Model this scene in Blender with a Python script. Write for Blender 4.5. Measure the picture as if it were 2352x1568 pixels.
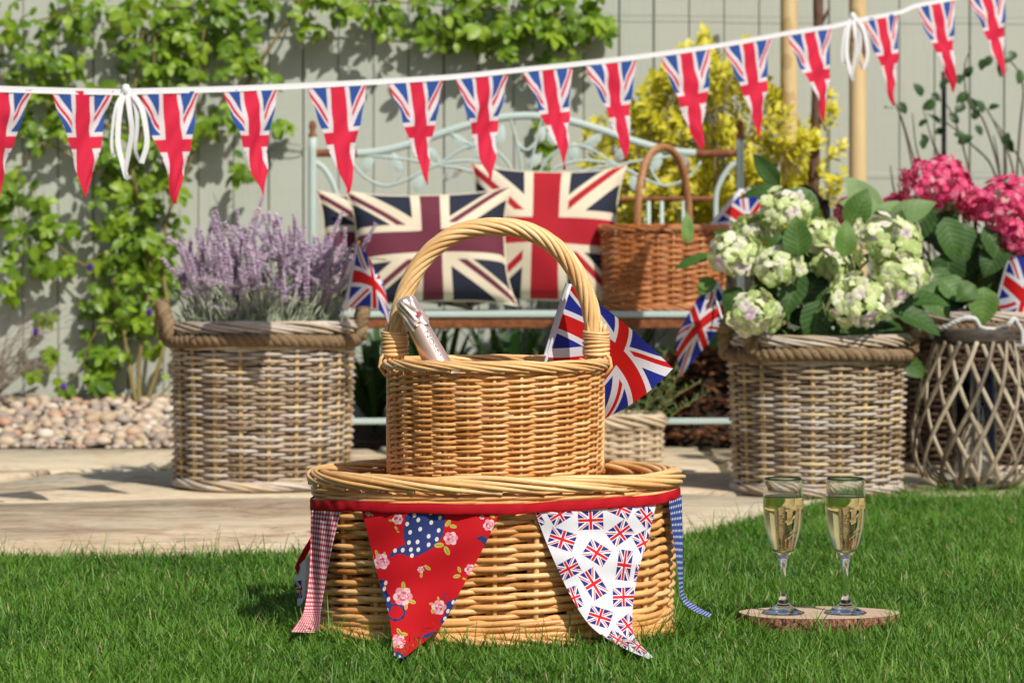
import bpy, math, random
import numpy as np
from mathutils import Vector, Matrix
from mathutils.geometry import tessellate_polygon

for _o in list(bpy.data.objects):
    bpy.data.objects.remove(_o)
SC = bpy.context.scene
COL = SC.collection
PI = math.pi
random.seed(7)
RN = np.random.default_rng(11)

# ---------------------------------------------------------------- camera
# a level camera 0.55 m above the lawn looking along +Y; the lens is shifted down a little
F, CX, HY, H = 5950.0, 1176.0, 629.0, 0.55          # focal length and horizon in units of a 2352 px wide frame
cam_d = bpy.data.cameras.new('camera')
cam_d.sensor_width = 36.0
cam_d.lens = 36.0 * F / 2352.0
cam_d.shift_y = -(784.0 - HY) / 2352.0
cam_d.clip_start, cam_d.clip_end = 0.1, 300.0
cam_d.dof.use_dof = True
cam_d.dof.focus_distance = 3.86
cam_d.dof.aperture_fstop = 8.6
cam = bpy.data.objects.new('camera', cam_d)
cam.location = (0, 0, H)
cam.rotation_euler = (PI / 2, 0, 0)
COL.objects.link(cam)
SC.camera = cam

# ---------------------------------------------------------------- sky and sun
SUN_AZ, SUN_EL = math.radians(33), math.radians(45)
LDIR = Vector((-math.sin(SUN_AZ) * math.cos(SUN_EL), math.cos(SUN_AZ) * math.cos(SUN_EL), -math.sin(SUN_EL)))
world = bpy.data.worlds.new('World')
SC.world = world
world.use_nodes = True
wn = world.node_tree
wn.nodes.clear()
sky = wn.nodes.new('ShaderNodeTexSky')
sky.sky_type = 'NISHITA'
sky.sun_disc = False
sky.sun_elevation = SUN_EL
sky.sun_rotation = math.atan2(-LDIR.x, -LDIR.y)
sky.dust_density = 2.2
bgn = wn.nodes.new('ShaderNodeBackground')
bgn.inputs['Strength'].default_value = 0.08
wout = wn.nodes.new('ShaderNodeOutputWorld')
wn.links.new(sky.outputs[0], bgn.inputs['Color'])
wn.links.new(bgn.outputs[0], wout.inputs['Surface'])
sun_d = bpy.data.lights.new('sun', 'SUN')
sun_d.energy = 4.8
sun_d.angle = math.radians(0.55)
sun_d.color = (1.0, 0.95, 0.87)
sun = bpy.data.objects.new('sun', sun_d)
sun.rotation_euler = LDIR.to_track_quat('-Z', 'Y').to_euler()
sun.location = (3, -3, 5)
COL.objects.link(sun)
SC.view_settings.view_transform = 'Standard'
SC.view_settings.look = 'None'
SC.view_settings.exposure = 0.0
SC.view_settings.gamma = 1.0
SC.view_settings.use_curve_mapping = False
SC.render.engine = 'CYCLES'
SC.cycles.use_denoising = True
SC.cycles.max_bounces = 10
SC.cycles.transmission_bounces = 10
SC.cycles.transparent_max_bounces = 8
SC.cycles.caustics_refractive = False
SC.cycles.caustics_reflective = False
SC.cycles.sample_clamp_indirect = 6.0


def at(px, py, Y):
    """a point of the place at distance Y that shows at (px, py)"""
    return np.array(((px - CX) * Y / F, Y, H - (py - HY) * Y / F))


def gnd(px, py):
    Y = F * H / (py - HY)
    return np.array(((px - CX) * Y / F, Y, 0.0))


def nrm(v):
    v = np.asarray(v, float)
    return v / max(np.linalg.norm(v), 1e-9)


# ---------------------------------------------------------------- mesh builder
class MB:
    def __init__(self):
        self.v, self.q, self.t, self.tone, self.uv, self.qm, self.tm = [], [], [], [], [], [], []
        self.n = 0

    def add(self, v, q=None, t=None, tone=0.5, uv=None, mi=0):
        v = np.asarray(v, float).reshape(-1, 3)
        if q is not None and len(q):
            q = np.asarray(q, np.int64).reshape(-1, 4)
            self.q.append(q + self.n); self.qm.append(np.full(len(q), mi))
        if t is not None and len(t):
            t = np.asarray(t, np.int64).reshape(-1, 3)
            self.t.append(t + self.n); self.tm.append(np.full(len(t), mi))
        self.v.append(v)
        self.tone.append(np.broadcast_to(np.asarray(tone, float), (len(v),)))
        self.uv.append(np.zeros((len(v), 2)) if uv is None else np.asarray(uv, float).reshape(-1, 2))
        self.n += len(v)
        return self

    def mesh(self, name, mats, smooth=True, offset=None):
        v = np.concatenate(self.v) if self.v else np.zeros((0, 3))
        if offset is not None:
            v = v - np.asarray(offset, float)
        q = np.concatenate(self.q) if self.q else np.zeros((0, 4), np.int64)
        t = np.concatenate(self.t) if self.t else np.zeros((0, 3), np.int64)
        me = bpy.data.meshes.new(name)
        me.vertices.add(len(v))
        me.vertices.foreach_set('co', v.astype(np.float32).ravel())
        loops = np.concatenate((q.ravel(), t.ravel())).astype(np.int32)
        me.loops.add(len(loops))
        me.loops.foreach_set('vertex_index', loops)
        me.polygons.add(len(q) + len(t))
        st = np.concatenate((np.arange(len(q)) * 4, len(q) * 4 + np.arange(len(t)) * 3)).astype(np.int32)
        me.polygons.foreach_set('loop_start', st)
        mi = np.concatenate(self.qm + self.tm) if (self.qm or self.tm) else np.zeros(0)
        if mi.any():
            me.polygons.foreach_set('material_index', mi.astype(np.int32))
        me.polygons.foreach_set('use_smooth', np.full(len(q) + len(t), bool(smooth)))
        a = me.attributes.new('tone', 'FLOAT', 'POINT')
        a.data.foreach_set('value', np.concatenate(self.tone).astype(np.float32))
        uv = np.concatenate(self.uv)
        if uv.any():
            l = me.uv_layers.new(name='UVMap')
            l.data.foreach_set('uv', uv[loops].astype(np.float32).ravel())
        for m in (mats if isinstance(mats, (list, tuple)) else [mats]):
            me.materials.append(m)
        me.update(calc_edges=True)
        me.validate()
        return me

    # shapes -----------------------------------------------------------
    def box(self, c, s, tone=0.5, rot=None, bev=0.0, mi=0):
        c, s = np.asarray(c, float), np.asarray(s, float) / 2
        if bev <= 0:
            k = np.array([(x, y, z) for z in (-1, 1) for y in (-1, 1) for x in (-1, 1)], float) * s
            q = [(0, 2, 3, 1), (4, 5, 7, 6), (0, 1, 5, 4), (2, 6, 7, 3), (0, 4, 6, 2), (1, 3, 7, 5)]
        else:
            k, q = [], []
            b = min(bev, s.min() * 0.9)
            # chamfered box: three offset corner copies per corner
            idx = {}
            for z in (-1, 1):
                for y in (-1, 1):
                    for x in (-1, 1):
                        for ax in range(3):
                            p = np.array((x, y, z), float) * (s - b)
                            p[ax] = (x, y, z)[ax] * s[ax]
                            idx[(x, y, z, ax)] = len(k)
                            k.append(p)
            t = []
            for ax in range(3):
                o = [i for i in range(3) if i != ax]
                for sg in (-1, 1):
                    f = []
                    for (u, w) in ((-1, -1), (1, -1), (1, 1), (-1, 1)):
                        e = [0, 0, 0]; e[ax] = sg; e[o[0]] = u; e[o[1]] = w
                        f.append(idx[(*e, ax)])
                    q.append(f if sg > 0 else f[::-1])
                for u in (-1, 1):
                    for w in (-1, 1):
                        e0 = [0, 0, 0]; e0[ax] = -1; e0[o[0]] = u; e0[o[1]] = w
                        e1 = list(e0); e1[ax] = 1
                        q.append([idx[(*e0, o[0])], idx[(*e1, o[0])], idx[(*e1, o[1])], idx[(*e0, o[1])]])
            for z in (-1, 1):
                for y in (-1, 1):
                    for x in (-1, 1):
                        t.append([idx[(x, y, z, 0)], idx[(x, y, z, 1)], idx[(x, y, z, 2)]])
            k = np.array(k)
            if rot is not None:
                k = k @ np.asarray(rot).T
            return self.add(k + c, q, t, tone, mi=mi)
        if rot is not None:
            k = k @ np.asarray(rot).T
        return self.add(k + c, q, None, tone, mi=mi)

    def tube(self, pts, r, sides=8, ref=(0, 0, 1), closed=False, tone=0.5, squash=1.0, cap=True, mi=0, phase=0.0):
        pts = np.asarray(pts, float)
        n = len(pts)
        T, N, B = frames(pts, ref, closed)
        r = np.broadcast_to(np.asarray(r, float), (n,))
        a = np.arange(sides) * 2 * PI / sides + phase
        ring = (N[:, None, :] * np.cos(a)[None, :, None] + B[:, None, :] * np.sin(a)[None, :, None] * squash) * r[:, None, None]
        v = (pts[:, None, :] + ring).reshape(-1, 3)
        m = n if closed else n - 1
        i = np.arange(m)[:, None]; j = np.arange(sides)[None, :]
        i2, j2 = (i + 1) % n, (j + 1) % sides
        q = np.stack(np.broadcast_arrays(i * sides + j, i * sides + j2, i2 * sides + j2, i2 * sides + j), -1).reshape(-1, 4)
        t = None
        tn = np.repeat(np.broadcast_to(np.asarray(tone, float), (n,)), sides)
        if cap and not closed:
            v = np.concatenate((v, pts[:1], pts[-1:]))
            e = np.arange(sides)
            t = np.concatenate((np.stack((np.full(sides, n * sides), (e + 1) % sides, e), -1),
                                np.stack((np.full(sides, n * sides + 1), (n - 1) * sides + e, (n - 1) * sides + (e + 1) % sides), -1)))
            tn = np.concatenate((tn, tn[:1], tn[-1:]))
        return self.add(v, q, t, tn, mi=mi)

    def lathe(self, prof, c=(0, 0, 0), sides=48, M=None, tone=0.5, close=True, mi=0, jitter=None):
        prof = np.asarray(prof, float)
        n = len(prof)
        a = np.arange(sides) * 2 * PI / sides
        v = np.stack(np.broadcast_arrays(prof[:, :1] * np.cos(a), prof[:, :1] * np.sin(a), prof[:, 1:2] + 0 * a), -1)
        if jitter is not None:
            v = jitter(v, a)
        v = v.reshape(-1, 3)
        i = np.arange(n - 1)[:, None]; j = np.arange(sides)[None, :]; j2 = (j + 1) % sides
        q = np.stack(np.broadcast_arrays(i * sides + j, i * sides + j2, (i + 1) * sides + j2, (i + 1) * sides + j), -1).reshape(-1, 4)
        if M is not None:
            v = v @ np.asarray(M).T
        return self.add(v + np.asarray(c, float), q, None, tone, mi=mi)

    def grid(self, P, uv=None, tone=0.5, mi=0):
        """P: (n, m, 3) surface"""
        n, m = P.shape[:2]
        i = np.arange(n - 1)[:, None]; j = np.arange(m - 1)[None, :]
        q = np.stack(np.broadcast_arrays(i * m + j, i * m + j + 1, (i + 1) * m + j + 1, (i + 1) * m + j), -1).reshape(-1, 4)
        return self.add(P.reshape(-1, 3), q, None, tone, uv=None if uv is None else uv.reshape(-1, 2), mi=mi)

    def poly_prism(self, pts, z0, z1, tone=0.5, bev=0.0):
        """a flat polygon slab; pts counter-clockwise (x, y)"""
        p = np.asarray(pts, float)
        n = len(p)
        c = p.mean(0)
        d = p - c
        L = np.linalg.norm(d, axis=1, keepdims=True)
        pin = c + d * (1 - bev / np.maximum(L, 1e-6))
        v = [np.c_[p, np.full(n, z0)], np.c_[p, np.full(n, z1 - bev)], np.c_[pin, np.full(n, z1)], np.c_[c[None], [[z1]]]]
        e = np.arange(n); e2 = (e + 1) % n
        q = np.concatenate((np.stack((e, e2, n + e2, n + e), -1), np.stack((n + e, n + e2, 2 * n + e2, 2 * n + e), -1)))
        t = np.stack((2 * n + e, 2 * n + e2, np.full(n, 3 * n)), -1)
        return self.add(np.concatenate(v), q, t, tone)


def frames(pts, ref, closed=False):
    pts = np.asarray(pts, float)
    if closed:
        T = np.roll(pts, -1, 0) - np.roll(pts, 1, 0)
    else:
        T = np.gradient(pts, axis=0)
    T = T / np.maximum(np.linalg.norm(T, axis=1, keepdims=True), 1e-9)
    ref = np.broadcast_to(np.asarray(ref, float), pts.shape)
    N = np.cross(ref, T)
    ln = np.linalg.norm(N, axis=1, keepdims=True)
    alt = np.cross(np.array((0.31, 0.87, 0.38)), T)
    N = np.where(ln < 1e-3, alt, N)
    N = N / np.maximum(np.linalg.norm(N, axis=1, keepdims=True), 1e-9)
    return T, N, np.cross(T, N)


def spline(pts, n):
    """Catmull-Rom through pts, n samples"""
    p = np.asarray(pts, float)
    if len(p) == 2:
        return p[0] + (p[1] - p[0]) * np.linspace(0, 1, n)[:, None]
    e = np.concatenate((2 * p[:1] - p[1:2], p, 2 * p[-1:] - p[-2:-1]))
    u = np.linspace(0, len(p) - 1 - 1e-9, n)
    i = u.astype(int); f = (u - i)[:, None]
    a, b, c, d = e[i], e[i + 1], e[i + 2], e[i + 3]
    return 0.5 * (2 * b + (c - a) * f + (2 * a - 5 * b + 4 * c - d) * f ** 2 + (3 * b - a - 3 * c + d) * f ** 3)


def rope(mb, pts, R, r, n, turns, ref=(0, 0, 1), closed=False, sides=7, tone=(0.3, 0.7), core=True):
    pts = np.asarray(pts, float)
    T, N, B = frames(pts, ref, closed)
    m = len(pts)
    s = np.arange(m) / (m if closed else m - 1)
    for j in range(n):
        a = 2 * PI * (turns * s + j / n)
        p = pts + R * (N * np.cos(a)[:, None] + B * np.sin(a)[:, None])
        mb.tube(p, r * (0.95 + 0.1 * RN.random()), sides, ref, closed, RN.uniform(*tone))
    if core:
        mb.tube(pts, R * 0.8, 6, ref, closed, 0.2)


# ---------------------------------------------------------------- objects
def link(o):
    COL.objects.link(o)
    return o


def tag(o, label=None, cat=None, group=None, kind=None):
    if label: o['label'] = label
    if cat: o['category'] = cat
    if group: o['group'] = group
    if kind: o['kind'] = kind
    return o


def thing(name, label, cat, loc=(0, 0, 0), group=None):
    o = link(bpy.data.objects.new(name, None))
    o.empty_display_size = 0.05
    o.location = Vector([float(x) for x in loc])
    return tag(o, label, cat, group)


def wloc(o):
    v = Vector((0, 0, 0))
    while o is not None:
        v = v + o.location
        o = o.parent
    return v


def part(name, mb, mats, parent=None, smooth=True, local=False, kind=None, label=None):
    """one mesh object; vertices are given in world coordinates unless local"""
    off = None if (local or parent is None) else np.array(wloc(parent))
    o = link(bpy.data.objects.new(name, mb.mesh(name, mats, smooth, off)))
    if parent is not None:
        o.parent = parent
    return tag(o, label, None, None, kind)


def inst(name, me, parent, M4):
    """an object sharing mesh data, M4 a world matrix; the parent is never rotated"""
    o = link(bpy.data.objects.new(name, me))
    if parent is not None:
        o.parent = parent
        M4 = Matrix.Translation(-wloc(parent)) @ M4
    o.matrix_local = M4
    return o


def m4(pos, side, d, n, s=1.0):
    M = Matrix(((side[0] * s, d[0] * s, n[0] * s, pos[0]), (side[1] * s, d[1] * s, n[1] * s, pos[1]),
                (side[2] * s, d[2] * s, n[2] * s, pos[2]), (0, 0, 0, 1)))
    return M


def basis(d, n):
    """orthonormal (side, dir, normal) with dir kept"""
    d = nrm(d)
    n = np.asarray(n, float)
    n = n - d * (n @ d)
    n = nrm(n) if np.linalg.norm(n) > 1e-4 else nrm(np.cross(d, (0.3, 0.5, 0.8)))
    return np.cross(d, n), d, n


# ---------------------------------------------------------------- shader helpers
class X:
    def __init__(s, nt, sock): s.nt, s.k = nt, sock
    def __add__(s, o): return M_(s.nt, 'ADD', s, o)
    def __radd__(s, o): return M_(s.nt, 'ADD', o, s)
    def __sub__(s, o): return M_(s.nt, 'SUBTRACT', s, o)
    def __rsub__(s, o): return M_(s.nt, 'SUBTRACT', o, s)
    def __mul__(s, o): return M_(s.nt, 'MULTIPLY', s, o)
    def __rmul__(s, o): return M_(s.nt, 'MULTIPLY', o, s)
    def __truediv__(s, o): return M_(s.nt, 'DIVIDE', s, o)
    def __lt__(s, o): return M_(s.nt, 'LESS_THAN', s, o)
    def __gt__(s, o): return M_(s.nt, 'GREATER_THAN', s, o)
    def __abs__(s): return M_(s.nt, 'ABSOLUTE', s)
    def fract(s): return M_(s.nt, 'FRACT', s)
    def sign(s): return M_(s.nt, 'SIGN', s)
    def mx(s, o): return M_(s.nt, 'MAXIMUM', s, o)
    def mn(s, o): return M_(s.nt, 'MINIMUM', s, o)
    def floor(s): return M_(s.nt, 'FLOOR', s)


def M_(nt, op, *a):
    n = nt.nodes.new('ShaderNodeMath')
    n.operation = op
    for i, x in enumerate(a):
        if isinstance(x, X): nt.links.new(x.k, n.inputs[i])
        else: n.inputs[i].default_value = float(x)
    return X(nt, n.outputs[0])


def c4(c): return (c[0], c[1], c[2], 1.0)


def mixc(nt, f, a, b, mode='MIX'):
    n = nt.nodes.new('ShaderNodeMix')
    n.data_type = 'RGBA'
    n.blend_type = mode
    for sock, x in ((n.inputs['Factor'], f), (n.inputs[6], a), (n.inputs[7], b)):
        if isinstance(x, X): nt.links.new(x.k, sock)
        elif isinstance(x, (tuple, list)): sock.default_value = c4(x)
        else: sock.default_value = float(x)
    return X(nt, n.outputs[2])


def ramp(nt, f, stops, interp='LINEAR'):
    n = nt.nodes.new('ShaderNodeValToRGB')
    n.color_ramp.interpolation = interp
    el = n.color_ramp.elements
    while len(el) < len(stops): el.new(0.5)
    for e, (p, c) in zip(el, stops):
        e.position, e.color = p, c4(c)
    nt.links.new(f.k, n.inputs[0])
    return X(nt, n.outputs[0])


def noise(nt, scale, detail=3.0, rough=0.55, vec=None, stretch=None, dist=0.0):
    n = nt.nodes.new('ShaderNodeTexNoise')
    n.inputs['Scale'].default_value = scale
    n.inputs['Detail'].default_value = detail
    n.inputs['Roughness'].default_value = rough
    n.inputs['Distortion'].default_value = dist
    v = vec if vec is not None else coord(nt, 'Object')
    if stretch is not None:
        mp = nt.nodes.new('ShaderNodeMapping')
        mp.inputs['Scale'].default_value = stretch
        nt.links.new(v.k, mp.inputs['Vector'])
        v = X(nt, mp.outputs[0])
    nt.links.new(v.k, n.inputs['Vector'])
    return X(nt, n.outputs['Fac'])


def coord(nt, which='Object'):
    n = nt.nodes.new('ShaderNodeTexCoord')
    return X(nt, n.outputs[which])


def worldpos(nt):
    n = nt.nodes.new('ShaderNodeNewGeometry')
    return X(nt, n.outputs['Position'])


def sep(nt, v):
    n = nt.nodes.new('ShaderNodeSeparateXYZ')
    nt.links.new(v.k, n.inputs[0])
    return [X(nt, n.outputs[i]) for i in range(3)]


def tone_(nt):
    n = nt.nodes.new('ShaderNodeAttribute')
    n.attribute_name = 'tone'
    return X(nt, n.outputs['Fac'])


def orand(nt):
    n = nt.nodes.new('ShaderNodeObjectInfo')
    return X(nt, n.outputs['Random'])


def mat(name, col, rough=0.6, spec=0.5, metal=0.0, translucent=0.0, bump=None, bump_s=0.3, bump_d=0.002, coat=0.0, sheen=0.0, trans_col=None):
    """col: tuple or function(nt) -> X colour; rough may be a function too"""
    m = bpy.data.materials.new(name)
    m.use_nodes = True
    nt = m.node_tree
    b = nt.nodes['Principled BSDF']
    c = col(nt) if callable(col) else col
    if isinstance(c, X): nt.links.new(c.k, b.inputs['Base Color'])
    else: b.inputs['Base Color'].default_value = c4(c)
    r = rough(nt) if callable(rough) else rough
    if isinstance(r, X): nt.links.new(r.k, b.inputs['Roughness'])
    else: b.inputs['Roughness'].default_value = r
    b.inputs['Specular IOR Level'].default_value = spec
    if callable(metal):
        nt.links.new(metal(nt).k, b.inputs['Metallic'])
    else:
        b.inputs['Metallic'].default_value = metal
    b.inputs['Coat Weight'].default_value = coat
    b.inputs['Sheen Weight'].default_value = sheen
    if bump is not None:
        bn = nt.nodes.new('ShaderNodeBump')
        bn.inputs['Strength'].default_value = bump_s
        bn.inputs['Distance'].default_value = bump_d
        nt.links.new(bump(nt).k, bn.inputs['Height'])
        nt.links.new(bn.outputs[0], b.inputs['Normal'])
    if translucent > 0:
        tr = nt.nodes.new('ShaderNodeBsdfTranslucent')
        if trans_col is not None:
            c = mixc(nt, 1.0, c, trans_col, 'MULTIPLY') if isinstance(c, X) else tuple(x * y for x, y in zip(c, trans_col))
        if isinstance(c, X): nt.links.new(c.k, tr.inputs['Color'])
        else: tr.inputs['Color'].default_value = c4(c)
        mx = nt.nodes.new('ShaderNodeMixShader')
        mx.inputs[0].default_value = translucent
        nt.links.new(b.outputs[0], mx.inputs[1])
        nt.links.new(tr.outputs[0], mx.inputs[2])
        nt.links.new(mx.outputs[0], nt.nodes['Material Output'].inputs['Surface'])
    return m


def union_col(nt, x, y, cx=.1, cy=.2, fx=.167, fy=.333, sw=.22, sr=.15, red=(.62, .02, .025), white=(.8, .8, .84), blue=(.015, .03, .26)):
    """the crosses of the union flag over x, y in -1..1"""
    ax, ay = abs(x), abs(y)
    d = ay - ax
    ds = d * (x * y).sign()
    fim = (ax < fx).mx(ay < fy)
    w = fim.mx(abs(d) < sw)
    r = (ax < cx).mx(ay < cy).mx((ds > 0.0) * (ds < sr) * (1.0 - fim))
    return mixc(nt, r, mixc(nt, w, blue, white), red)


def union_mat(name, uvmap, rough=0.7, translucent=0.15, fibre=900, sheen=0.0, **kw):
    """uvmap(u, v) -> (x, y) in flag units"""
    def col(nt):
        u, v, _ = sep(nt, coord(nt, 'UV'))
        x, y = uvmap(u, v)
        c = union_col(nt, x, y, **kw)
        n = noise(nt, fibre, 2.0)
        return mixc(nt, 0.18, c, mixc(nt, n, (.55, .55, .55), (1, 1, 1)), 'MULTIPLY')
    return mat(name, col, rough, 0.25, translucent=translucent, bump=lambda nt: noise(nt, fibre, 2.0), bump_s=0.15, bump_d=0.0006, sheen=sheen)


def lum(c, f): return tuple(min(1, x * f) for x in c)


# ---------------------------------------------------------------- materials
def rod_mat(name, stops, rough=0.42, grain=70, spec=0.45, bs=.25, bsc=180, bd=.0012):
    def col(nt):
        t = tone_(nt)
        n = noise(nt, grain, 4.0)
        f = t * 0.75 + n * 0.5 - 0.12
        c = ramp(nt, f, stops)
        k = noise(nt, 240, 2.0)
        c = mixc(nt, (k < 0.30) * 0.5, c, (.16, .07, .02))
        w = noise(nt, 16, 4.0)
        return mixc(nt, ramp(nt, w, [(.5, (0, 0, 0)), (.72, (1, 1, 1))]) * .4, c, mixc(nt, 1.0, c, (.62, .52, .42), 'MULTIPLY'))
    return mat(name, col, rough, spec, bump=lambda nt: noise(nt, bsc, 3.0), bump_s=bs, bump_d=bd)


WILLOW = rod_mat('willow', [(0.0, (.34, .12, .025)), (.3, (.60, .275, .075)), (.65, (.75, .40, .145)), (1.0, (.87, .58, .28))], 0.42, spec=0.5)
WILLOW_PALE = rod_mat('pale_willow', [(0.0, (.48, .22, .065)), (.4, (.70, .385, .14)), (1.0, (.86, .59, .29))], 0.42, spec=0.5)
WILLOW_CUT = mat('cut_willow', (.62, .45, .25), 0.7)
RATTAN = rod_mat('grey_rattan', [(0.0, (.17, .115, .075)), (.22, (.33, .245, .165)), (.42, (.47, .375, .26)), (.6, (.45, .385, .335)), (.75, (.56, .50, .44)), (.88, (.58, .45, .26)), (1.0, (.68, .54, .32))], 0.6, 40, 0.3)
RATTAN_STAKE = rod_mat('honey_rattan', [(0.0, (.42, .27, .10)), (1.0, (.70, .50, .22))], 0.6, 40, 0.3)
RATTAN_PALE = rod_mat('pale_rattan', [(0.0, (.36, .27, .17)), (.5, (.54, .43, .29)), (1.0, (.68, .57, .42))], 0.6, 40, 0.3)
BUFF = rod_mat('brown_buff_willow', [(0.0, (.20, .055, .012)), (.5, (.44, .155, .04)), (1.0, (.64, .28, .10))], 0.35, spec=0.5)
BUFF_HANDLE = rod_mat('brown_handle', [(0.0, (.22, .085, .03)), (1.0, (.48, .24, .10))], 0.33, spec=0.5)
RATTAN_SHADE = rod_mat('shade_painted_rattan', [(0.0, (.03, .02, .012)), (.5, (.08, .048, .03)), (1.0, (.17, .105, .065))], 0.6, 40, 0.3)  # back planter's weave: shade behind the lantern painted into the rattan colour
COIR = rod_mat('coir_rope', [(0.0, (.09, .055, .028)), (.5, (.24, .16, .09)), (1.0, (.42, .31, .185))], 0.9, 160, 0.15, 1.0, 260, .006)
LINER = mat('black_liner', (.012, .012, .012), 0.6)
SOIL = mat('soil', lambda nt: ramp(nt, noise(nt, 40, 6.0), [(.3, (.012, .008, .005)), (.7, (.05, .032, .02))]), 0.95, 0.2,
           bump=lambda nt: noise(nt, 60, 6.0), bump_s=1.0, bump_d=0.02)
# ================================================================ the setting
def lawn_edge(x):
    """distance at which the lawn meets the paving"""
    xs = [-6, -1.0, -.55, .25, .37, .62, .80, .95, 1.3, 6]
    ys = [5.04, 5.04, 5.03, 5.16, 5.45, 5.98, 6.30, 6.50, 6.62, 6.75]
    return float(np.interp(x, xs, ys)) + 0.025 * math.sin(9 * x) + 0.012 * math.sin(23 * x + 1)


GROUND = mat('earth', lambda nt: ramp(nt, noise(nt, 3, 6.0), [(.3, (.03, .028, .014)), (.7, (.055, .05, .025))]), 0.95, 0.1)
TURF = mat('turf_base', lambda nt: ramp(nt, noise(nt, 60, 5.0), [(.3, (.02, .034, .007)), (.7, (.045, .065, .016))]), 0.95, 0.1)
mb = MB().add([(-60, -60, -.05), (60, -60, -.05), (60, 60, -.05), (-60, 60, -.05)], [(0, 1, 2, 3)])
tag(part('ground', mb, GROUND, smooth=False), kind='structure')
xs = np.linspace(-6, 6, 121)
P = np.zeros((2, 121, 3))
P[0, :, 0] = P[1, :, 0] = xs
P[0, :, 1] = -2
P[1, :, 1] = [lawn_edge(x) for x in xs]
P[:, :, 2] = -.004
tag(part('lawn', MB().grid(P), TURF, smooth=False), kind='structure')

# ---- lawn grass: separate curved blades
def blades(n, x0, x1, y0, y1, l0, l1, w0=.0009, w1=.0027, keep=None, seed=1):
    R = np.random.default_rng(seed)
    x = R.uniform(x0, x1, n); y = R.uniform(y0, y1, n)
    k = keep(x, y)
    x, y = x[k], y[k]
    n = len(x)
    clump = np.sin(x * 31 + 3 * np.sin(y * 17)) * np.sin(y * 27 + 2 * np.sin(x * 21))
    clump2 = np.sin(x * 6.1 + 1.3 * np.sin(y * 5)) * np.sin(y * 7.3 + 1)
    az = R.uniform(0, 2 * PI, n) + 0.8 * clump
    L = (l0 + (l1 - l0) * R.random(n) ** 1.6) * (1 + .22 * clump + .12 * clump2)
    w = R.uniform(w0, w1, n) * .5
    lean = np.abs(R.normal(.40, .38, n)) + .1
    curl = R.uniform(.2, 1.25, n)
    d = np.stack((np.cos(az), np.sin(az)), -1)
    yaw = az + PI / 2 + R.normal(0, .5, n)
    sd = np.stack((np.cos(yaw), np.sin(yaw)), -1)
    ts = np.array((0.0, .4, .75, 1.0))
    hor = np.zeros(n); zz = np.zeros(n) - .004
    V = np.zeros((n, 7, 3))
    pt = 0.0
    for i, t in enumerate(ts):
        if i:
            ang = lean + curl * (t + pt) / 2
            hor = hor + np.sin(ang) * L * (t - pt)
            zz = zz + np.cos(ang) * L * (t - pt)
            pt = t
        cxy = np.stack((x, y), -1) + d * hor[:, None]
        if i < 3:
            ww = (w * (1.0, .85, .55)[i])[:, None]
            V[:, 2 * i, :2] = cxy - sd * ww; V[:, 2 * i + 1, :2] = cxy + sd * ww
            V[:, 2 * i, 2] = zz; V[:, 2 * i + 1, 2] = zz
        else:
            V[:, 6, :2] = cxy; V[:, 6, 2] = zz
    V[:, :, 2] = np.maximum(V[:, :, 2], -.004 + .002 * R.random((n, 1)))
    b = np.arange(n)[:, None] * 7
    q = np.concatenate((b + np.array((0, 1, 3, 2)), b + np.array((2, 3, 5, 4))))
    t = b + np.array((4, 5, 6))
    tn = np.clip(.46 + .18 * R.normal(size=n) + .13 * clump2 + .1 * clump, 0, .92)
    tone = np.repeat(np.where(R.random(n) < .035, 1.0, tn), 7)
    return V.reshape(-1, 3), q, t, tone


def lawn_keep(x, y):
    e = np.array([lawn_edge(v) for v in np.linspace(-6, 6, 601)])
    k = y < np.interp(x, np.linspace(-6, 6, 601), e) + .012
    k &= ((x + .026) / .255) ** 2 + ((y - 4.0) / .185) ** 2 > 1          # under the hamper
    k &= ((x - .478) / .128) ** 2 + ((y - 4.04) / .080) ** 2 > 1         # under the log slice
    return k


def view_keep(x, y):
    return lawn_keep(x, y) & (np.abs(x) < .205 * y + .06)


def side_keep(x, y):
    return lawn_keep(x, y) & ~(np.abs(x) < .205 * y + .06)


GRASS = mat('grass_blade', lambda nt: ramp(nt, tone_(nt), [(0, (.032, .095, .010)), (.45, (.10, .245, .024)), (.8, (.175, .34, .043)), (.93, (.24, .36, .07)), (1.0, (.48, .42, .20))]),
            0.5, 0.35, translucent=0.35, trans_col=(1.0, 1.0, .55))
gm = MB()
for (n, kp, x0, x1, y0, y1, l0, l1, sd) in (
        (530000, view_keep, -1.4, 1.4, 3.2, 6.8, .012, .035, 1),
        (110000, side_keep, -2.3, 2.3, 3.0, 6.8, .02, .045, 2),
        (2600, view_keep, -1.3, 1.4, 3.4, 6.7, .055, .085, 3)):
    v, q, t, tn = blades(n, x0, x1, y0, y1, l0, l1, *((.003, .0065) if kp is side_keep else (.0009, .0027)), keep=kp, seed=sd)
    gm.add(v, q, t, tn)
# a longer fringe along the paving
def fringe_keep(x, y):
    e = np.interp(x, np.linspace(-6, 6, 601), [lawn_edge(v) for v in np.linspace(-6, 6, 601)])
    return (y < e + .02) & (y > e - .09)
v, q, t, tn = blades(42000, -2.0, 2.0, 4.8, 6.8, .03, .075, keep=fringe_keep, seed=4)
gm.add(v, q, t, tn)
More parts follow.
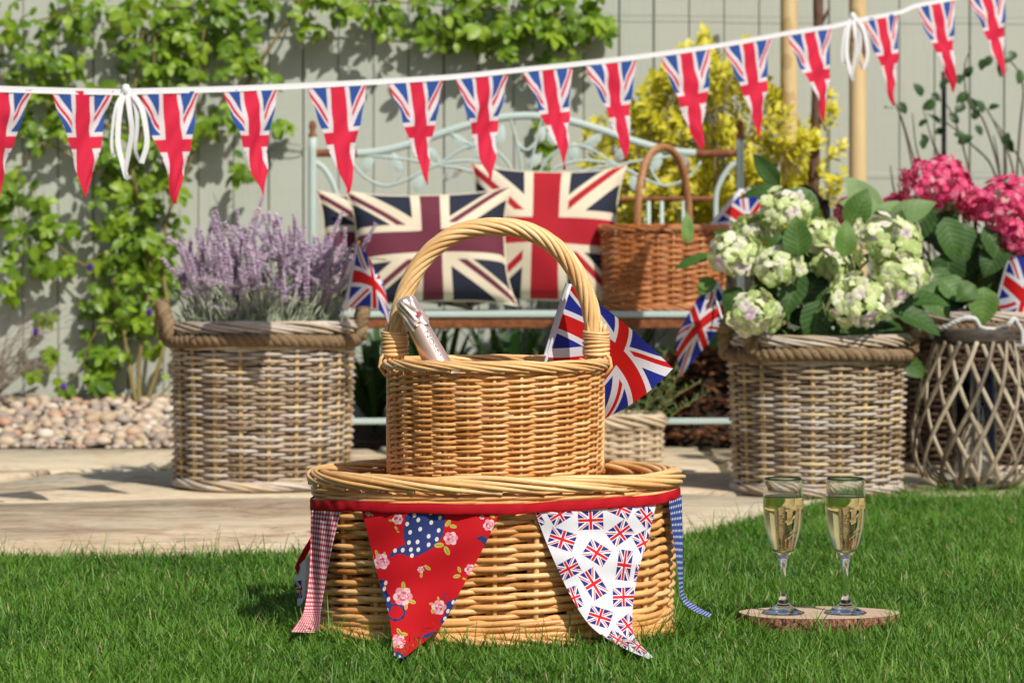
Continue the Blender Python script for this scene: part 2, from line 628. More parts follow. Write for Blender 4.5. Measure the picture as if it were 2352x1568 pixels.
# tufts pressed against the hamper and the log slice
def tuft_keep(x, y):
    r = np.sqrt(((x + .026) / .285) ** 2 + ((y - 4.0) / .215) ** 2)
    r2 = np.sqrt(((x - .478) / .132) ** 2 + ((y - 4.04) / .082) ** 2)
    return ((r > .96) & (r < 1.12)) | ((r2 > 1.0) & (r2 < 1.3) & (np.sin(x * 90) * np.sin(x * 37) > .05))
v, q, t, tn = blades(30000, -.4, .75, 3.7, 4.35, .03, .068, keep=tuft_keep, seed=5)
gm.add(v, q, t, tn)
tag(part('grass', gm, GRASS), 'short bright green lawn grass across the foreground', 'grass', kind='stuff')

# ---- paving: large riven sandstone flags on a mortar bed
MORTAR = mat('mortar', lambda nt: ramp(nt, noise(nt, 90, 5.0), [(.3, (.07, .065, .035)), (.7, (.19, .16, .10))]), 0.95, 0.1,
             bump=lambda nt: noise(nt, 160, 4.0), bump_s=.6, bump_d=.004)


def stone_col(nt):
    p = worldpos(nt)
    a = noise(nt, 1.3, 5.0, vec=p, dist=1.2)
    b = noise(nt, 6.0, 7.0, .65, vec=p, dist=2.0)
    c = ramp(nt, a * .55 + b * .55 + orand(nt) * .12 - .1, [(.28, (.33, .24, .155)), (.42, (.52, .40, .27)), (.52, (.60, .50, .35)), (.64, (.52, .48, .38)), (.8, (.62, .50, .36))])
    k = noise(nt, 3.0, 7.0, .7, vec=p, dist=1.8)
    c = mixc(nt, ramp(nt, k, [(.56, (0, 0, 0)), (.66, (1, 1, 1))]) * .6, c, (.33, .21, .125))
    s = noise(nt, 1.3, 5.0, .5, vec=p, stretch=(.9, 2.4, 1), dist=1.4) * 7.0
    ln = ramp(nt, s.fract(), [(0.0, (1, 1, 1)), (.10, (.2, .2, .2)), (.2, (0, 0, 0))]) * ramp(nt, noise(nt, 2.6, 3.0, vec=p), [(.45, (0, 0, 0)), (.6, (1, 1, 1))])
    c = mixc(nt, ln * .75, c, (.20, .145, .085))
    g = noise(nt, 240, 3.0, vec=p)
    return mixc(nt, .35, c, mixc(nt, g, (.6, .6, .6), (1.15, 1.12, 1.08)), 'MULTIPLY')


def stone_bump(nt):
    p = worldpos(nt)
    s = noise(nt, 1.3, 5.0, .5, vec=p, stretch=(.9, 2.4, 1), dist=1.4) * 7.0
    terr = (s.floor() + M_(nt, 'SMOOTH_MIN', (s.fract() * 5.0), 1.0, .3)) * .14
    return terr + noise(nt, 45, 5.0, vec=p) * .05


STONE = mat('riven_sandstone', stone_col, 0.8, 0.25, bump=stone_bump, bump_s=1.0, bump_d=.06)
patio = MB().add([(-6, 4.6, -.012), (6, 4.6, -.012), (6, 9.2, -.012), (-6, 9.2, -.012)], [(0, 1, 2, 3)])
patio = tag(part('patio', patio, MORTAR, smooth=False), kind='structure')
# seams between flags (rows of slabs across the picture; irregular)
rows = [
    (lambda x: lawn_edge(x) + .012, lambda x: 6.38 + .12 * math.sin(2.1 * x + 1) + .04 * math.sin(6 * x), [-3.4, -2.2, -1.32, .12, 1.05, 2.2, 3.6]),
    (lambda x: 6.38 + .12 * math.sin(2.1 * x + 1) + .04 * math.sin(6 * x), lambda x: 7.22 + .14 * math.sin(1.7 * x + 2.5), [-3.4, -2.5, -1.55, -.42, .28, .98, 1.9, 3.6]),
    (lambda x: 7.22 + .14 * math.sin(1.7 * x + 2.5), lambda x: 8.22, [-3.4, -2.0, -1.0, -.2, .6, 1.35, 2.4, 3.6]),
]
R = np.random.default_rng(5)
for ri, (lo, hi, cuts) in enumerate(rows):
    jit = R.uniform(-.3, .3, len(cuts))
    for i in range(len(cuts) - 1):
        g = .017
        xa0, xa1 = cuts[i] + g, cuts[i + 1] - g
        xb0, xb1 = cuts[i] + jit[i] + g, cuts[i + 1] + jit[i + 1] - g
        bot = [(x, lo(x) + g + R.normal(0, .006)) for x in np.linspace(xa0, xa1, 14)]
        top = [(x, hi(x) - g + R.normal(0, .006)) for x in np.linspace(xb1, xb0, 14)]
        rt = [(xa1 + (xb1 - xa1) * u + R.normal(0, .006), bot[-1][1] + (top[0][1] - bot[-1][1]) * u) for u in np.linspace(.12, .88, 8)]
        lf = [(xb0 + (xa0 - xb0) * u + R.normal(0, .006), top[-1][1] + (bot[0][1] - top[-1][1]) * u) for u in np.linspace(.12, .88, 8)]
        part('flagstone', MB().poly_prism(bot + rt + top + lf, -.028, R.uniform(-.004, .004), bev=.009), STONE, patio)

# ---- beds at the foot of the fence
def mound(x, y):
    """heap of bark mulch beside the bench"""
    u = np.clip((np.asarray(y, float) - 8.2) / .34, 0, 1)
    return .27 * np.exp(-((np.asarray(x, float) - .72) / .42) ** 2) * u * u * (3 - 2 * u)


mb = MB()
P = np.zeros((16, 90, 3))
bx = np.linspace(-4, 4, 90)
for i, yy in enumerate(np.linspace(8.2, 9.06, 16)):
    P[i, :, 0] = bx; P[i, :, 1] = yy
    P[i, :, 2] = np.where(bx < -.66, .105 * min(1, i / 10.0), .03 * min(1, i / 4.0)) - (.02 if i == 0 else 0) + .008 * np.sin(bx * 13 + i) + mound(bx, yy)
bed = tag(part('planting_bed', mb.grid(P), SOIL), kind='structure')

PEB = mat('pebble', lambda nt: mixc(nt, noise(nt, 30, 5.0) * .3, ramp(nt, orand(nt) * .99 + tone_(nt) * .0, [(0, (.42, .30, .19)), (.15, (.52, .41, .28)), (.3, (.22, .18, .16)), (.45, (.58, .48, .36)), (.58, (.48, .27, .17)), (.72, (.30, .27, .25)), (.86, (.54, .40, .27)), (1, (.68, .61, .52))]), (.30, .24, .18)),
          0.6, 0.35)
PEB2 = mat('small_pebbles', lambda nt: ramp(nt, tone_(nt), [(0, (.42, .35, .27)), (.2, (.50, .42, .32)), (.4, (.27, .22, .19)), (.55, (.56, .49, .40)), (.7, (.46, .28, .2)), (.85, (.33, .28, .25)), (1, (.60, .55, .48))]), 0.6, 0.35)


def pebble_mb(seed, r=1.0):
    R = np.random.default_rng(seed)
    m = MB()
    prof = [(0.02, -1)] + [(math.cos(a), math.sin(a)) for a in np.linspace(-1.25, 1.25, 6)] + [(0.02, 1)]
    ph = R.uniform(0, 6, 4)
    def jit(v, a):
        k = 1 + .13 * np.sin(2 * a + ph[0]) + .08 * np.sin(3 * a + ph[1] + 2 * v[..., 2])
        v = v * np.stack((k, k, np.ones_like(k)), -1)
        return v * np.array((1.0, R.uniform(.65, .9), R.uniform(.5, .68)))
    return m.lathe(np.array(prof), sides=9, jitter=jit)


pebs = [pebble_mb(50 + i).mesh('pebble', PEB) for i in range(7)]
R = np.random.default_rng(9)
pts = []
for k in range(8000):
    x, y = R.uniform(-2.7, -.68), R.uniform(8.205, 8.97)
    r = R.uniform(.015, .035)
    if all((x - a) ** 2 + (y - b) ** 2 > (.72 * (r + c)) ** 2 for a, b, c in pts):
        pts.append((x, y, r))
vis = sorted([p for p in pts if p[0] > -1.8], key=lambda p: -p[2] / p[1])[:300]
vset = set(vis)
rest = MB()
def bed_z(x, y):
    return .105 * min(1, max(0, y - 8.2) / .6)
for (x, y, r) in pts:
    z = bed_z(x, y) + r * .42
    th, tx = R.uniform(0, 6.28), R.normal(0, .3)
    Mx = Matrix.Translation((x, y, z)) @ Matrix.Rotation(th, 4, 'Z') @ Matrix.Rotation(tx, 4, 'X') @ Matrix.Scale(r, 4)
    if (x, y, r) in vset:
        inst('pebble', pebs[R.integers(7)], bed, Mx)
    else:
        src = pebble_mb(50 + int(R.integers(7)))
        v = np.concatenate(src.v) @ np.array(Mx.to_3x3()).T + np.array((x, y, z))
        rest.add(v, np.concatenate(src.q), None, R.random())
for k in range(700):   # small ones in the gaps
    x, y = R.uniform(-2.0, -.68), R.uniform(8.19, 8.6)
    r = R.uniform(.008, .014)
    src = pebble_mb(50 + int(R.integers(7)))
    v = np.concatenate(src.v) * r + np.array((x, y, bed_z(x, y) + r * .3))
    rest.add(v, np.concatenate(src.q), None, R.random())
part('loose_pebbles', rest, PEB2, bed, kind='stuff')

# bark chips on the bed behind and right of the bench
BARK = mat('bark_chip', lambda nt: ramp(nt, tone_(nt), [(0, (.03, .012, .006)), (.5, (.085, .034, .016)), (1, (.20, .085, .04))]), 0.85, 0.2)
mb = MB()
for k in range(4200):
    x, y = R.uniform(-.3, 1.7), R.uniform(8.16, 8.95)
    L, w = R.uniform(.015, .05), R.uniform(.006, .018)
    rot = Matrix.Rotation(R.uniform(0, 6.28), 3, 'Z') @ Matrix.Rotation(R.normal(0, .45), 3, 'X') @ Matrix.Rotation(R.normal(0, .4), 3, 'Y')
    mb.box((x, y, .03 + R.uniform(0, .022) + float(mound(x, y))), (L, w, .006), R.random(), np.array(rot))
part('bark_chips', mb, BARK, bed, smooth=False, kind='stuff')

# ---- fence: upright boards, one object each
def fence_col(nt):
    p = worldpos(nt)
    n = noise(nt, 3.0, 5.0, vec=p, stretch=(6, 6, .6))
    g = noise(nt, 40.0, 4.0, vec=p, stretch=(3, 3, .12))
    d = noise(nt, 2.0, 4.0, vec=p)
    c = mixc(nt, orand(nt), (.45, .465, .40), (.42, .45, .392))
    c = mixc(nt, n * .35, c, (.37, .395, .33))
    c = mixc(nt, (g > .58) * .16, c, (.31, .33, .28))
    hz = noise(nt, 26.0, 4.0, vec=p, stretch=(.25, .25, 6))
    c = mixc(nt, ramp(nt, hz, [(.5, (0, 0, 0)), (.7, (1, 1, 1))]) * .16, c, (.34, .365, .32))
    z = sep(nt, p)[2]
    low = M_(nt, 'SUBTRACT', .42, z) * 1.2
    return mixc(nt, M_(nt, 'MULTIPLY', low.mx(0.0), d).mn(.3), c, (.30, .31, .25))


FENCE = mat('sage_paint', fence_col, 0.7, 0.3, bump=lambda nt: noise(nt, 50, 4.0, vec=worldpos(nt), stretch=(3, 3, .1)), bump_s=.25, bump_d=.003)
FENCE_DARK = mat('fence_backing', (.12, .14, .11), 0.9)
FY = 9.0
fence = thing('garden_fence', 'pale sage green painted fence of upright boards behind the bench', 'fence', (0, FY + .05, 0))
pitch = .1218
R = np.random.default_rng(21)
x = at(938, 0, FY)[0] - 24 * pitch
k = 0
while x < 3.2:
    gap = .0028 if k % 5 else .0065
    w = pitch - gap
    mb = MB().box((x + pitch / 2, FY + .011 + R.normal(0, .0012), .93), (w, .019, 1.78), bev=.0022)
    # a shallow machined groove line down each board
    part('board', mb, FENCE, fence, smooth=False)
    x += pitch; k += 1
part('fence_rail', MB().box((0, FY + .075, .35), (6.4, .04, .08)).box((0, FY + .075, 1.45), (6.4, .04, .08)), FENCE, fence, smooth=False)
part('backing', MB().box((0, FY + .045, .93), (6.4, .015, 1.76)), FENCE_DARK, fence, smooth=False)
# ================================================================ wicker
class Oval:
    """closed plan curve with arc-length parameter s in 0..1; s runs counter-clockwise from the right-hand end"""
    def __init__(self, a, b, p=2.0):
        th = np.linspace(0, 2 * PI, 1441)
        c, s = np.cos(th), np.sin(th)
        self.x = a * np.sign(c) * np.abs(c) ** (2 / p)
        self.y = b * np.sign(s) * np.abs(s) ** (2 / p)
        d = np.hypot(np.diff(self.x), np.diff(self.y))
        self.L = d.sum()
        self.s = np.concatenate(([0], np.cumsum(d))) / self.L

    def pos(self, s):
        s = np.mod(s, 1.0)
        return np.stack((np.interp(s, self.s, self.x), np.interp(s, self.s, self.y)), -1)

    def frame(self, s):
        p = self.pos(s)
        t = self.pos(np.asarray(s) + .004) - self.pos(np.asarray(s) - .004)
        t = t / np.linalg.norm(t, axis=-1, keepdims=True)
        return p, np.stack((t[..., 1], -t[..., 0]), -1)


def weave(parent, c, ov, scale, nst, zs, rod, amp, mats, seed, taper=(1.15, .8), slope=.35, sides=7, wob=.08, shift=0.0, tones=None, samples=11, spread=.2):
    R = np.random.default_rng(seed)
    pitch = abs(zs[1] - zs[0])
    tau = np.linspace(-1.22, 1.22, samples)
    for i, z in enumerate(zs):
        mb = MB()
        rowtone = R.uniform(.2, .8) if tones is None else tones(i, R)
        for k in range(i % 2, nst, 2):
            s = (k + shift + tau) / nst
            p, n = ov.frame(s)
            off = np.where(np.abs(tau) <= 1, np.cos(PI * tau), -1.0) * amp * R.uniform(.9, 1.12)
            sc = scale(z)
            xy = p * sc + n * off[:, None]
            u = (tau + 1.22) / 2.44
            zz = z + slope * pitch * (u - .5) + R.normal(0, wob * pitch) + R.normal(0, wob * pitch) * (u - .5)
            rr = rod * (taper[0] + (taper[1] - taper[0]) * u) * R.uniform(.88, 1.1)
            mb.tube(np.c_[xy, zz] + c, rr, sides, (0, 0, 1), tone=np.clip(rowtone + R.normal(0, spread), 0, 1))
        part('weaver', mb, mats, parent)


def stakes(parent, c, ov, scale, nst, z0, z1, r, mats, seed, shift=0.0, sides=8):
    R = np.random.default_rng(seed)
    for k in range(nst):
        p, n = ov.frame(np.array([(k + shift) / nst]))
        z = np.linspace(z0, z1, 5)
        sc = np.array([scale(v) for v in z])[:, None]
        j = R.normal(0, .0012, 2)
        xyz = np.c_[p * sc + j, z] + c
        part('stake', MB().tube(xyz, r * R.uniform(.92, 1.08), sides, (0, 1, 0), tone=R.uniform(.4, 1)), mats, parent)


def rolled_border(name, parent, c, ov, sc, z, n, span, w, h, rod, mats, seed, ph=(3.7, -.75), sides=8, cut=True, dirn=1, one=True, tones=(.3, .9), taper=.85):
    """a border of overlapping rods that roll from the inside over the top to the outside"""
    R = np.random.default_rng(seed)
    mb = MB()
    ends = MB()
    for k in range(n):
        u = np.linspace(0, 1, max(10, int(span * 7)))
        s = (k + dirn * span * u + R.uniform(-.1, .1)) / n
        p, nn = ov.frame(s)
        a = ph[0] + (ph[1] - ph[0]) * (u ** R.uniform(.8, 1.05)) + R.normal(0, .08)
        r = rod * R.uniform(.78, 1.18) * (1.0 + (taper - 1.0) * u)
        hw_ = R.uniform(.9, 1.12)
        xy = p * sc + nn * (w * hw_ * np.cos(a))[:, None]
        zz = z + h * R.uniform(.9, 1.12) * np.sin(a) + .12 * rod * np.sin(u * 11 + k * 2.3)
        pts = np.c_[xy, zz] + c
        if cut:   # the end of the rod stands off the wall a little
            pts[-2:, :2] += nn[-2:] * np.array([[.25], [.7]]) * rod
        mb.tube(pts, r, sides, (0, 0, 1), tone=np.clip(R.uniform(*tones) + .08 * np.sin(u * 9 + k), 0, 1))
        if cut:
            d = nrm(pts[-1] - pts[-2])
            ends.tube([pts[-1] - d * .001, pts[-1] + d * .0008], rod * taper * 1.02, sides, (0, 0, 1), tone=.8)
    o = part(name, mb, mats, parent)
    if cut:
        part('cut_end', ends, WILLOW_CUT, o, kind='stuff')
    return o


def waling(parent, c, ov, sc, z, nst, rods, rod, amp, mats, seed, rise=.008, name='waling'):
    """a band of thick rods each running over two stakes and behind one"""
    R = np.random.default_rng(seed)
    mb = MB()
    for k in range(nst):
        tau = np.linspace(-.35, 2.6, 18)
        s = (k + tau) / nst
        p, n = ov.frame(s)
        off = np.sin(np.clip((tau + .35) / 2.95, 0, 1) * PI) ** .6 * 2 * amp - amp
        zz = z + rise * (tau / 2.5 - .5) + R.normal(0, .0006)
        mb.tube(np.c_[p * sc + n * off[:, None], zz] + c, rod * np.linspace(1.1, .8, 18) * R.uniform(.9, 1.1), 7, (0, 0, 1), tone=R.uniform(.2, .9))
    return part(name, mb, mats, parent)


def disc(ov, sc, z, c, mats, name, parent, thick=.01):
    s = np.arange(48) / 48
    p = ov.pos(s) * sc
    mb = MB()
    v = np.concatenate((np.c_[p, np.full(48, z)], np.c_[p, np.full(48, z - thick)], [[0, 0, z]], [[0, 0, z - thick]])) + c
    e = np.arange(48); e2 = (e + 1) % 48
    mb.add(v, np.stack((e, e2, 48 + e2, 48 + e), -1)[:, ::-1],
           np.concatenate((np.stack((e, e2, np.full(48, 96)), -1), np.stack((48 + e2, 48 + e, np.full(48, 97)), -1))))
    return part(name, mb, mats, parent, smooth=False)


# ---------------------------------------------------------------- the oval hamper on the grass
BC = np.array(((1138 - CX) * 4.0 / F, 4.0, 0.0))
HA, HB = .273, .196
ovH = Oval(HA, HB, 2.12)
hamper = thing('picnic_hamper', 'large oval honey willow hamper standing on the grass, lower of two stacked baskets', 'basket', BC)
one = lambda z: 1.0
sH = lambda z: .965 + .045 * min(1, z / .22)
zsH = list(np.linspace(.046, .2065, 24))
weave(hamper, BC, ovH, sH, 24, zsH, .0046, .0060, WILLOW, 31, taper=(1.0, .9), slope=1.0, wob=.14, sides=8, samples=13)
stakes(hamper, BC, ovH, sH, 24, .012, .236, .0044, WILLOW_PALE, 32)
waling(hamper, BC, ovH, sH(.03), .0375, 24, 3, .0046, .0072, WILLOW, 33, .009)
waling(hamper, BC, ovH, sH(.02), .0285, 24, 3, .0046, .0072, WILLOW, 34, .009)
waling(hamper, BC, ovH, sH(.02), .0195, 24, 3, .0046, .0072, WILLOW, 39, .009)
waling(hamper, BC, ovH, sH(.21), .214, 24, 3, .0038, .0062, WILLOW, 35, .006)
waling(hamper, BC, ovH, sH(.22), .2215, 24, 3, .0038, .0062, WILLOW, 36, .006)
rolled_border('rim', hamper, BC, ovH, 1.01, .2385, 24, 6.2, .0135, .0105, .0041, WILLOW_PALE, 37, ph=(3.5, -.95))
rolled_border('foot', hamper, BC, ovH, .985, .010, 26, 4.6, .011, .008, .0048, WILLOW, 38, ph=(2.6, -1.6), cut=False)
lid = disc(ovH, .955, .206, BC, WILLOW, 'lid', hamper, .012)
lr = MB()   # spiral weave of the lid, seen from above
for k, sc_ in enumerate(np.linspace(.12, .93, 15)):
    s = np.linspace(0, 1, 80, endpoint=False)
    p = ovH.pos(s) * sc_
    lr.tube(np.c_[p, .207 + .0035 * np.cos(s * 2 * PI * 20 + k * PI)] + BC, .006, 6, (0, 0, 1), True, tone=RN.uniform(.2, .8))
part('lid_weave', lr, WILLOW, lid)

# ---------------------------------------------------------------- the round basket standing in it
ovU = Oval(.1615, .1615)
UC = BC + np.array((0, 0, .2145))
upper = thing('handled_basket', 'round honey willow basket with tall hoop handle holding a champagne bottle', 'basket', UC)
sU = lambda z: .975 + .035 * min(1, z / .19)
zsU = list(np.linspace(.010, .1855, 41))
weave(upper, UC, ovU, sU, 26, zsU, .0028, .0045, WILLOW, 41, taper=(1.0, .9), slope=1.0, wob=.14, shift=.5, sides=7)
stakes(upper, UC, ovU, sU, 26, .0, .197, .0033, WILLOW_PALE, 42, shift=.5)
rolled_border('rim', upper, UC, ovU, 1.012, .1965, 26, 5.8, .0095, .0072, .0030, WILLOW_PALE, 43, ph=(3.5, -.95))
rolled_border('foot', upper, UC, ovU, .98, .006, 26, 4.0, .008, .006, .0042, WILLOW, 44, ph=(2.6, -1.6), cut=False)
disc(ovU, .955, .008, UC, WILLOW, 'base', upper, .006)
# hoop handle: nine rods twisted together
ph_ = np.linspace(PI, 0, 150)
hx, hz0, hz1 = .1545, .02, .4085
ez = 2.25
cx_, sz_ = np.cos(ph_), np.sin(ph_)
arch = np.c_[hx * np.sign(cx_) * np.abs(cx_) ** (2 / ez), np.zeros(150), .205 + (.4085 - .205) * np.abs(sz_) ** (2 / ez)]
legs = np.linspace(.03, .205, 12)[:-1]
arch = np.concatenate((np.c_[np.full(11, -hx), np.zeros(11), legs], arch, np.c_[np.full(11, hx), np.zeros(11), legs[::-1]])) + UC
hm = MB()
rope(hm, arch, .0098, .0046, 9, 2.6, (0, 1, 0), sides=8, tone=(.45, 1.0))
handle = part('handle', hm, WILLOW_PALE, upper)
for sg in (-1, 1):
    hb = MB()
    for k in range(7):
        z = .213 + k * .0054
        a = np.linspace(0, 2 * PI, 24, endpoint=False)
        hb.tube(np.c_[sg * .1555 + .0186 * np.cos(a), .0186 * np.sin(a), z + .0018 * np.sin(a + k)] + UC, .0031, 7, (0, 0, 1), True, tone=RN.uniform(.6, 1))
    for k in range(5):
        yy = -.0105 - .001 * (k % 2)
        xx = sg * .1555 + (k - 2) * .0062
        hb.tube(np.array([(xx, yy - .001, .19), (xx, yy, .215), (xx, yy + .001, .25), (xx + .001, yy + .002, .258 + .007 * RN.random())]) + UC, .0029, 7, (0, 1, 0), tone=RN.uniform(.5, 1))
    for k in range(4):   # rods carried down over the rim
        yy = (k - 1.5) * .007
        hb.tube(np.array([(sg * .160, yy, .225), (sg * .176, yy, .206), (sg * .1785, yy, .193), (sg * .168, yy, .178)]) + UC, .003, 7, (0, 1, 0), tone=RN.uniform(.6, 1))
    part('handle_binding', hb, WILLOW_PALE, handle)

# ---------------------------------------------------------------- grey rattan planters
def rope_band(parent, c, Rr, z, R_, r_, turns, name='rope_band'):
    a = np.linspace(0, 2 * PI, 220, endpoint=False)
    mb = MB()
    rope(mb, np.c_[Rr * np.cos(a), Rr * np.sin(a), z + .004 * np.sin(3 * a)] + c, R_, r_, 3, turns, closed=True, tone=(.3, .8))
    return part(name, mb, COIR, parent)


def rope_handle(parent, c, Rr, ang, z0, z1, half, R_=.0092, r_=.0099):
    t = np.linspace(0, PI, 60)
    y = half * np.cos(t)
    z = z0 + (z1 - z0) * np.sin(t) ** .8
    x = Rr + .016 * np.sin(t)
    p = np.c_[x * math.cos(ang) - y * math.sin(ang), x * math.sin(ang) + y * math.cos(ang), z] + c
    mb = MB()
    rope(mb, p, R_, r_, 3, 5, (math.cos(ang), math.sin(ang), 0), tone=(.3, .8))
    return part('rope_handle', mb, COIR, parent)


def planter(name, label, c, Rr, h, nst, nrows, seed, taper=.93, hang=(PI, 0.0), body=None):
    c = np.asarray(c, float)
    ov = Oval(Rr, Rr)
    sc = lambda z: taper + (1 - taper) * z / h
    t = thing(name, label, 'planter', c, 'round grey rattan planters with rope trim')
    zs = list(np.linspace(.03, h - .075, nrows))
    pt = zs[1] - zs[0]
    def tones(i, R):
        return .42 + .22 * math.sin(i * .33 + seed) + R.uniform(-.2, .2)
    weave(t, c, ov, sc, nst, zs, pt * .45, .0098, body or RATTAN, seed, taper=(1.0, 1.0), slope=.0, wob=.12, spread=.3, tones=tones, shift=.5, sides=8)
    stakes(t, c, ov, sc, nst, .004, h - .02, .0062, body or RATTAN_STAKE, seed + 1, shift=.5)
    rolled_border('rim', t, c, ov, 1.0, h - .02, 24, 5.6, .016, .0135, .0050, RATTAN, seed + 2, ph=(3.4, -1.0), cut=False)
    rolled_border('foot', t, c, ov, sc(0), .013, 24, 4.6, .013, .010, .0052, RATTAN, seed + 3, ph=(2.6, -1.7), cut=False)
    waling(t, c, ov, sc(h - .07), h - .066, nst, 3, .006, .009, RATTAN, seed + 5)
    rope_band(t, c, Rr + .013, h - .052, .0088, .0095, 24)
    for a in hang:
        rope_handle(t, c, Rr + .016, a, h - .05, h + .035, .062)
    lm = MB().lathe([(Rr * taper - .02, .012), (Rr - .022, h - .035)], c, 40)
    part('liner', lm, LINER, t)
    disc(ov, .9, h - .06, c, SOIL, 'soil', t, .01)
    return t


LC = np.array(((604 - CX) * 6.765 / F, 6.765, 0.0))
lav_planter = planter('rattan_planter', 'round grey rattan planter full of lavender standing on the paving', LC, .232, .432, 20, 37, 60, .955, (PI + .25, .12))
HC = np.array(((1876 - CX) * 6.57 / F, 6.57, 0.0))
hyd_planter = planter('rattan_planter', 'round grey rattan planter of green hydrangeas behind the champagne glasses', HC, .219, .402, 20, 35, 70, .93, (PI + .5, .3))
TC = np.array(((2262 - CX) * 7.30 / F, 7.30, 0.0))
back_planter = planter('rattan_planter', 'round grey rattan planter with pink hydrangea half hidden behind the wicker lantern', TC, .238, .45, 20, 37, 80, .95, (PI, .1), RATTAN_SHADE)

# ---------------------------------------------------------------- low trough with rosemary
TRC = np.array((.165, 7.62, 0.0))
ovT = Oval(.27, .12, 7)
trough = thing('wicker_trough', 'low pale rattan trough of rosemary on the paving in front of the bench', 'planter', TRC)
weave(trough, TRC, ovT, one, 28, list(np.linspace(.012, .100, 10)), .0050, .006, RATTAN_PALE, 90, taper=(1, 1), slope=.1, sides=7)
stakes(trough, TRC, ovT, one, 28, 0, .13, .0048, RATTAN_PALE, 91)
rolled_border('rim', trough, TRC, ovT, 1.0, .122, 28, 4.5, .013, .016, .0066, RATTAN_PALE, 92, ph=(3.4, -1.2), cut=False)
disc(ovT, .95, .105, TRC, SOIL, 'soil', trough, .01)
part('liner', MB().lathe([(.1, .01), (.1, .1)], TRC, 24), LINER, trough)

# ---------------------------------------------------------------- bench
MINT = mat('mint_paint_rust', lambda nt: mixc(nt, ramp(nt, tone_(nt) + noise(nt, 30, 5.0) * .5 - .25, [(.40, (0, 0, 0)), (.52, (1, 1, 1))]),
           mixc(nt, noise(nt, 12, 4.0), (.40, .50, .46), (.47, .56, .52)), ramp(nt, noise(nt, 60, 5.0), [(.3, (.11, .032, .010)), (.7, (.27, .095, .03))])),
           0.6, 0.35, bump=lambda nt: noise(nt, 60, 4.0), bump_s=.3, bump_d=.002)
BY, SY = 8.32, 7.88          # back plane and seat front
SZ = .436
bench = thing('garden_bench', 'mint green metal garden bench with rust and a vine scroll arched back', 'bench', (at(1209, 0, 8.1)[0], 8.1, 0))
xl, xr = at(718, 0, BY)[0], at(1700, 0, BY)[0]
xm = (xl + xr) / 2


def bpt(px, py): return at(px, py, BY)


def mir(pts): return [np.array((2 * xm - p[0], p[1], p[2])) for p in pts]


for x in (xl, xr):
    mb = MB()
    z = np.linspace(0, at(0, 312, BY)[2], 24)
    mb.tube(np.c_[np.full(24, x) , np.full(24, BY), z], .0135, 10, (0, 1, 0), tone=np.where(z > .96, .5, .12) * np.ones(24))
    p = part('back_post', mb, MINT, bench)
    part('finial', MB().lathe([(0.001, .05), (.009, .045), (.012, .03), (.008, .012), (.014, .004), (.014, -.004)], (x, BY, z[-1]), 14, tone=.55), MINT, p)
    # front leg and arm
    xx = x + (.02 if x < xm else -.02)
    part('leg', MB().tube([(xx, SY + .03, 0), (xx, SY + .03, .2), (xx, SY + .03, SZ - .012)], .013, 10, (0, 1, 0), tone=.2), MINT, bench)
# seat: slats between a front and a rear rail
for k in range(9):
    y = SY + .025 + k * .046
    part('seat_slat', MB().box(((xl + xr) / 2, y, SZ - .004), (xr - xl + .03, .036, .008), .1, bev=.002), MINT, bench, smooth=False)
tn = .12
part('seat_front_rail', MB().box((xm, SY - .001, SZ - .009), (xr - xl + .05, .014, .018), .08, bev=.003), MINT, bench, smooth=False)
part('seat_apron', MB().box((xm, SY + .006, SZ - .036), (xr - xl + .03, .012, .032), .95, bev=.003), MINT, bench, smooth=False)
part('seat_rear_rail', MB().box((xm, BY - .02, SZ - .02), (xr - xl, .014, .03), .2, bev=.003), MINT, bench, smooth=False)
part('stretcher', MB().box((xm, SY + .05, at(0, 967, SY + .05)[2]), (xr - xl, .016, .018), .08, bev=.003), MINT, bench, smooth=False)
# arched top rail, worn to rust at both ends
top = [bpt(720, 352), bpt(765, 352), bpt(812, 353), bpt(880, 346), bpt(960, 325), bpt(1040, 298), bpt(1120, 276), bpt(1209, 266)]
top = top + mir(top[:-1])[::-1]
tp = spline(top, 90)
tt = np.where(np.abs(tp[:, 0] - xm) > .545, .95, .12)
part('top_rail', MB().tube(tp, .0125, 8, (0, 1, 0), tone=tt, squash=.5), MINT, bench)
lr_ = [bpt(778, 456), bpt(1000, 458), bpt(1209, 460)]
lr_ = lr_ + mir(lr_[:-1])[::-1]
lp = spline(lr_, 60)
lt = np.where((np.abs(lp[:, 0] - xm) > .46) | (lp[:, 0] > xm + .22), .95, .3)
part('lower_rail', MB().tube(lp, .0085, 8, (0, 1, 0), tone=lt, squash=.6), MINT, bench)
br = [bpt(722, 371), bpt(742, 385), bpt(758, 408), bpt(770, 435), bpt(774, 460), bpt(774, 520), bpt(772, 700)]
for pts_ in (br, mir(br)):
    part('bracket', MB().tube(spline(pts_, 30), .009, 8, (0, 1, 0), tone=.18, squash=.6), MINT, bench)
for px in (850, 930, 1010, 1085, 1160, 1240, 1330, 1408, 1490, 1520, 1570):
    part('back_bar', MB().tube([bpt(px, 458), bpt(px, 580), bpt(px, 705)], .0065, 8, (0, 1, 0), tone=.15, squash=.6), MINT, bench)
vines = [
    [(808, 372), (828, 398), (856, 418), (890, 427), (936, 412), (976, 392), (1015, 376), (1075, 369), (1115, 376), (1150, 392), (1165, 440)],
    [(820, 356), (876, 360), (936, 367), (1005, 380), (1060, 388), (1110, 410), (1120, 455)],
    [(940, 412), (975, 390), (1025, 366), (1055, 346), (1095, 334), (1135, 345), (1165, 372), (1185, 415), (1190, 458)],
    [(1030, 302), (1056, 322), (1085, 333)],
    [(900, 426), (915, 405), (925, 385)],
    [(1172, 268), (1188, 330), (1200, 395), (1203, 458)],
    [(1186, 325), (1210, 345), (1232, 330)],
]
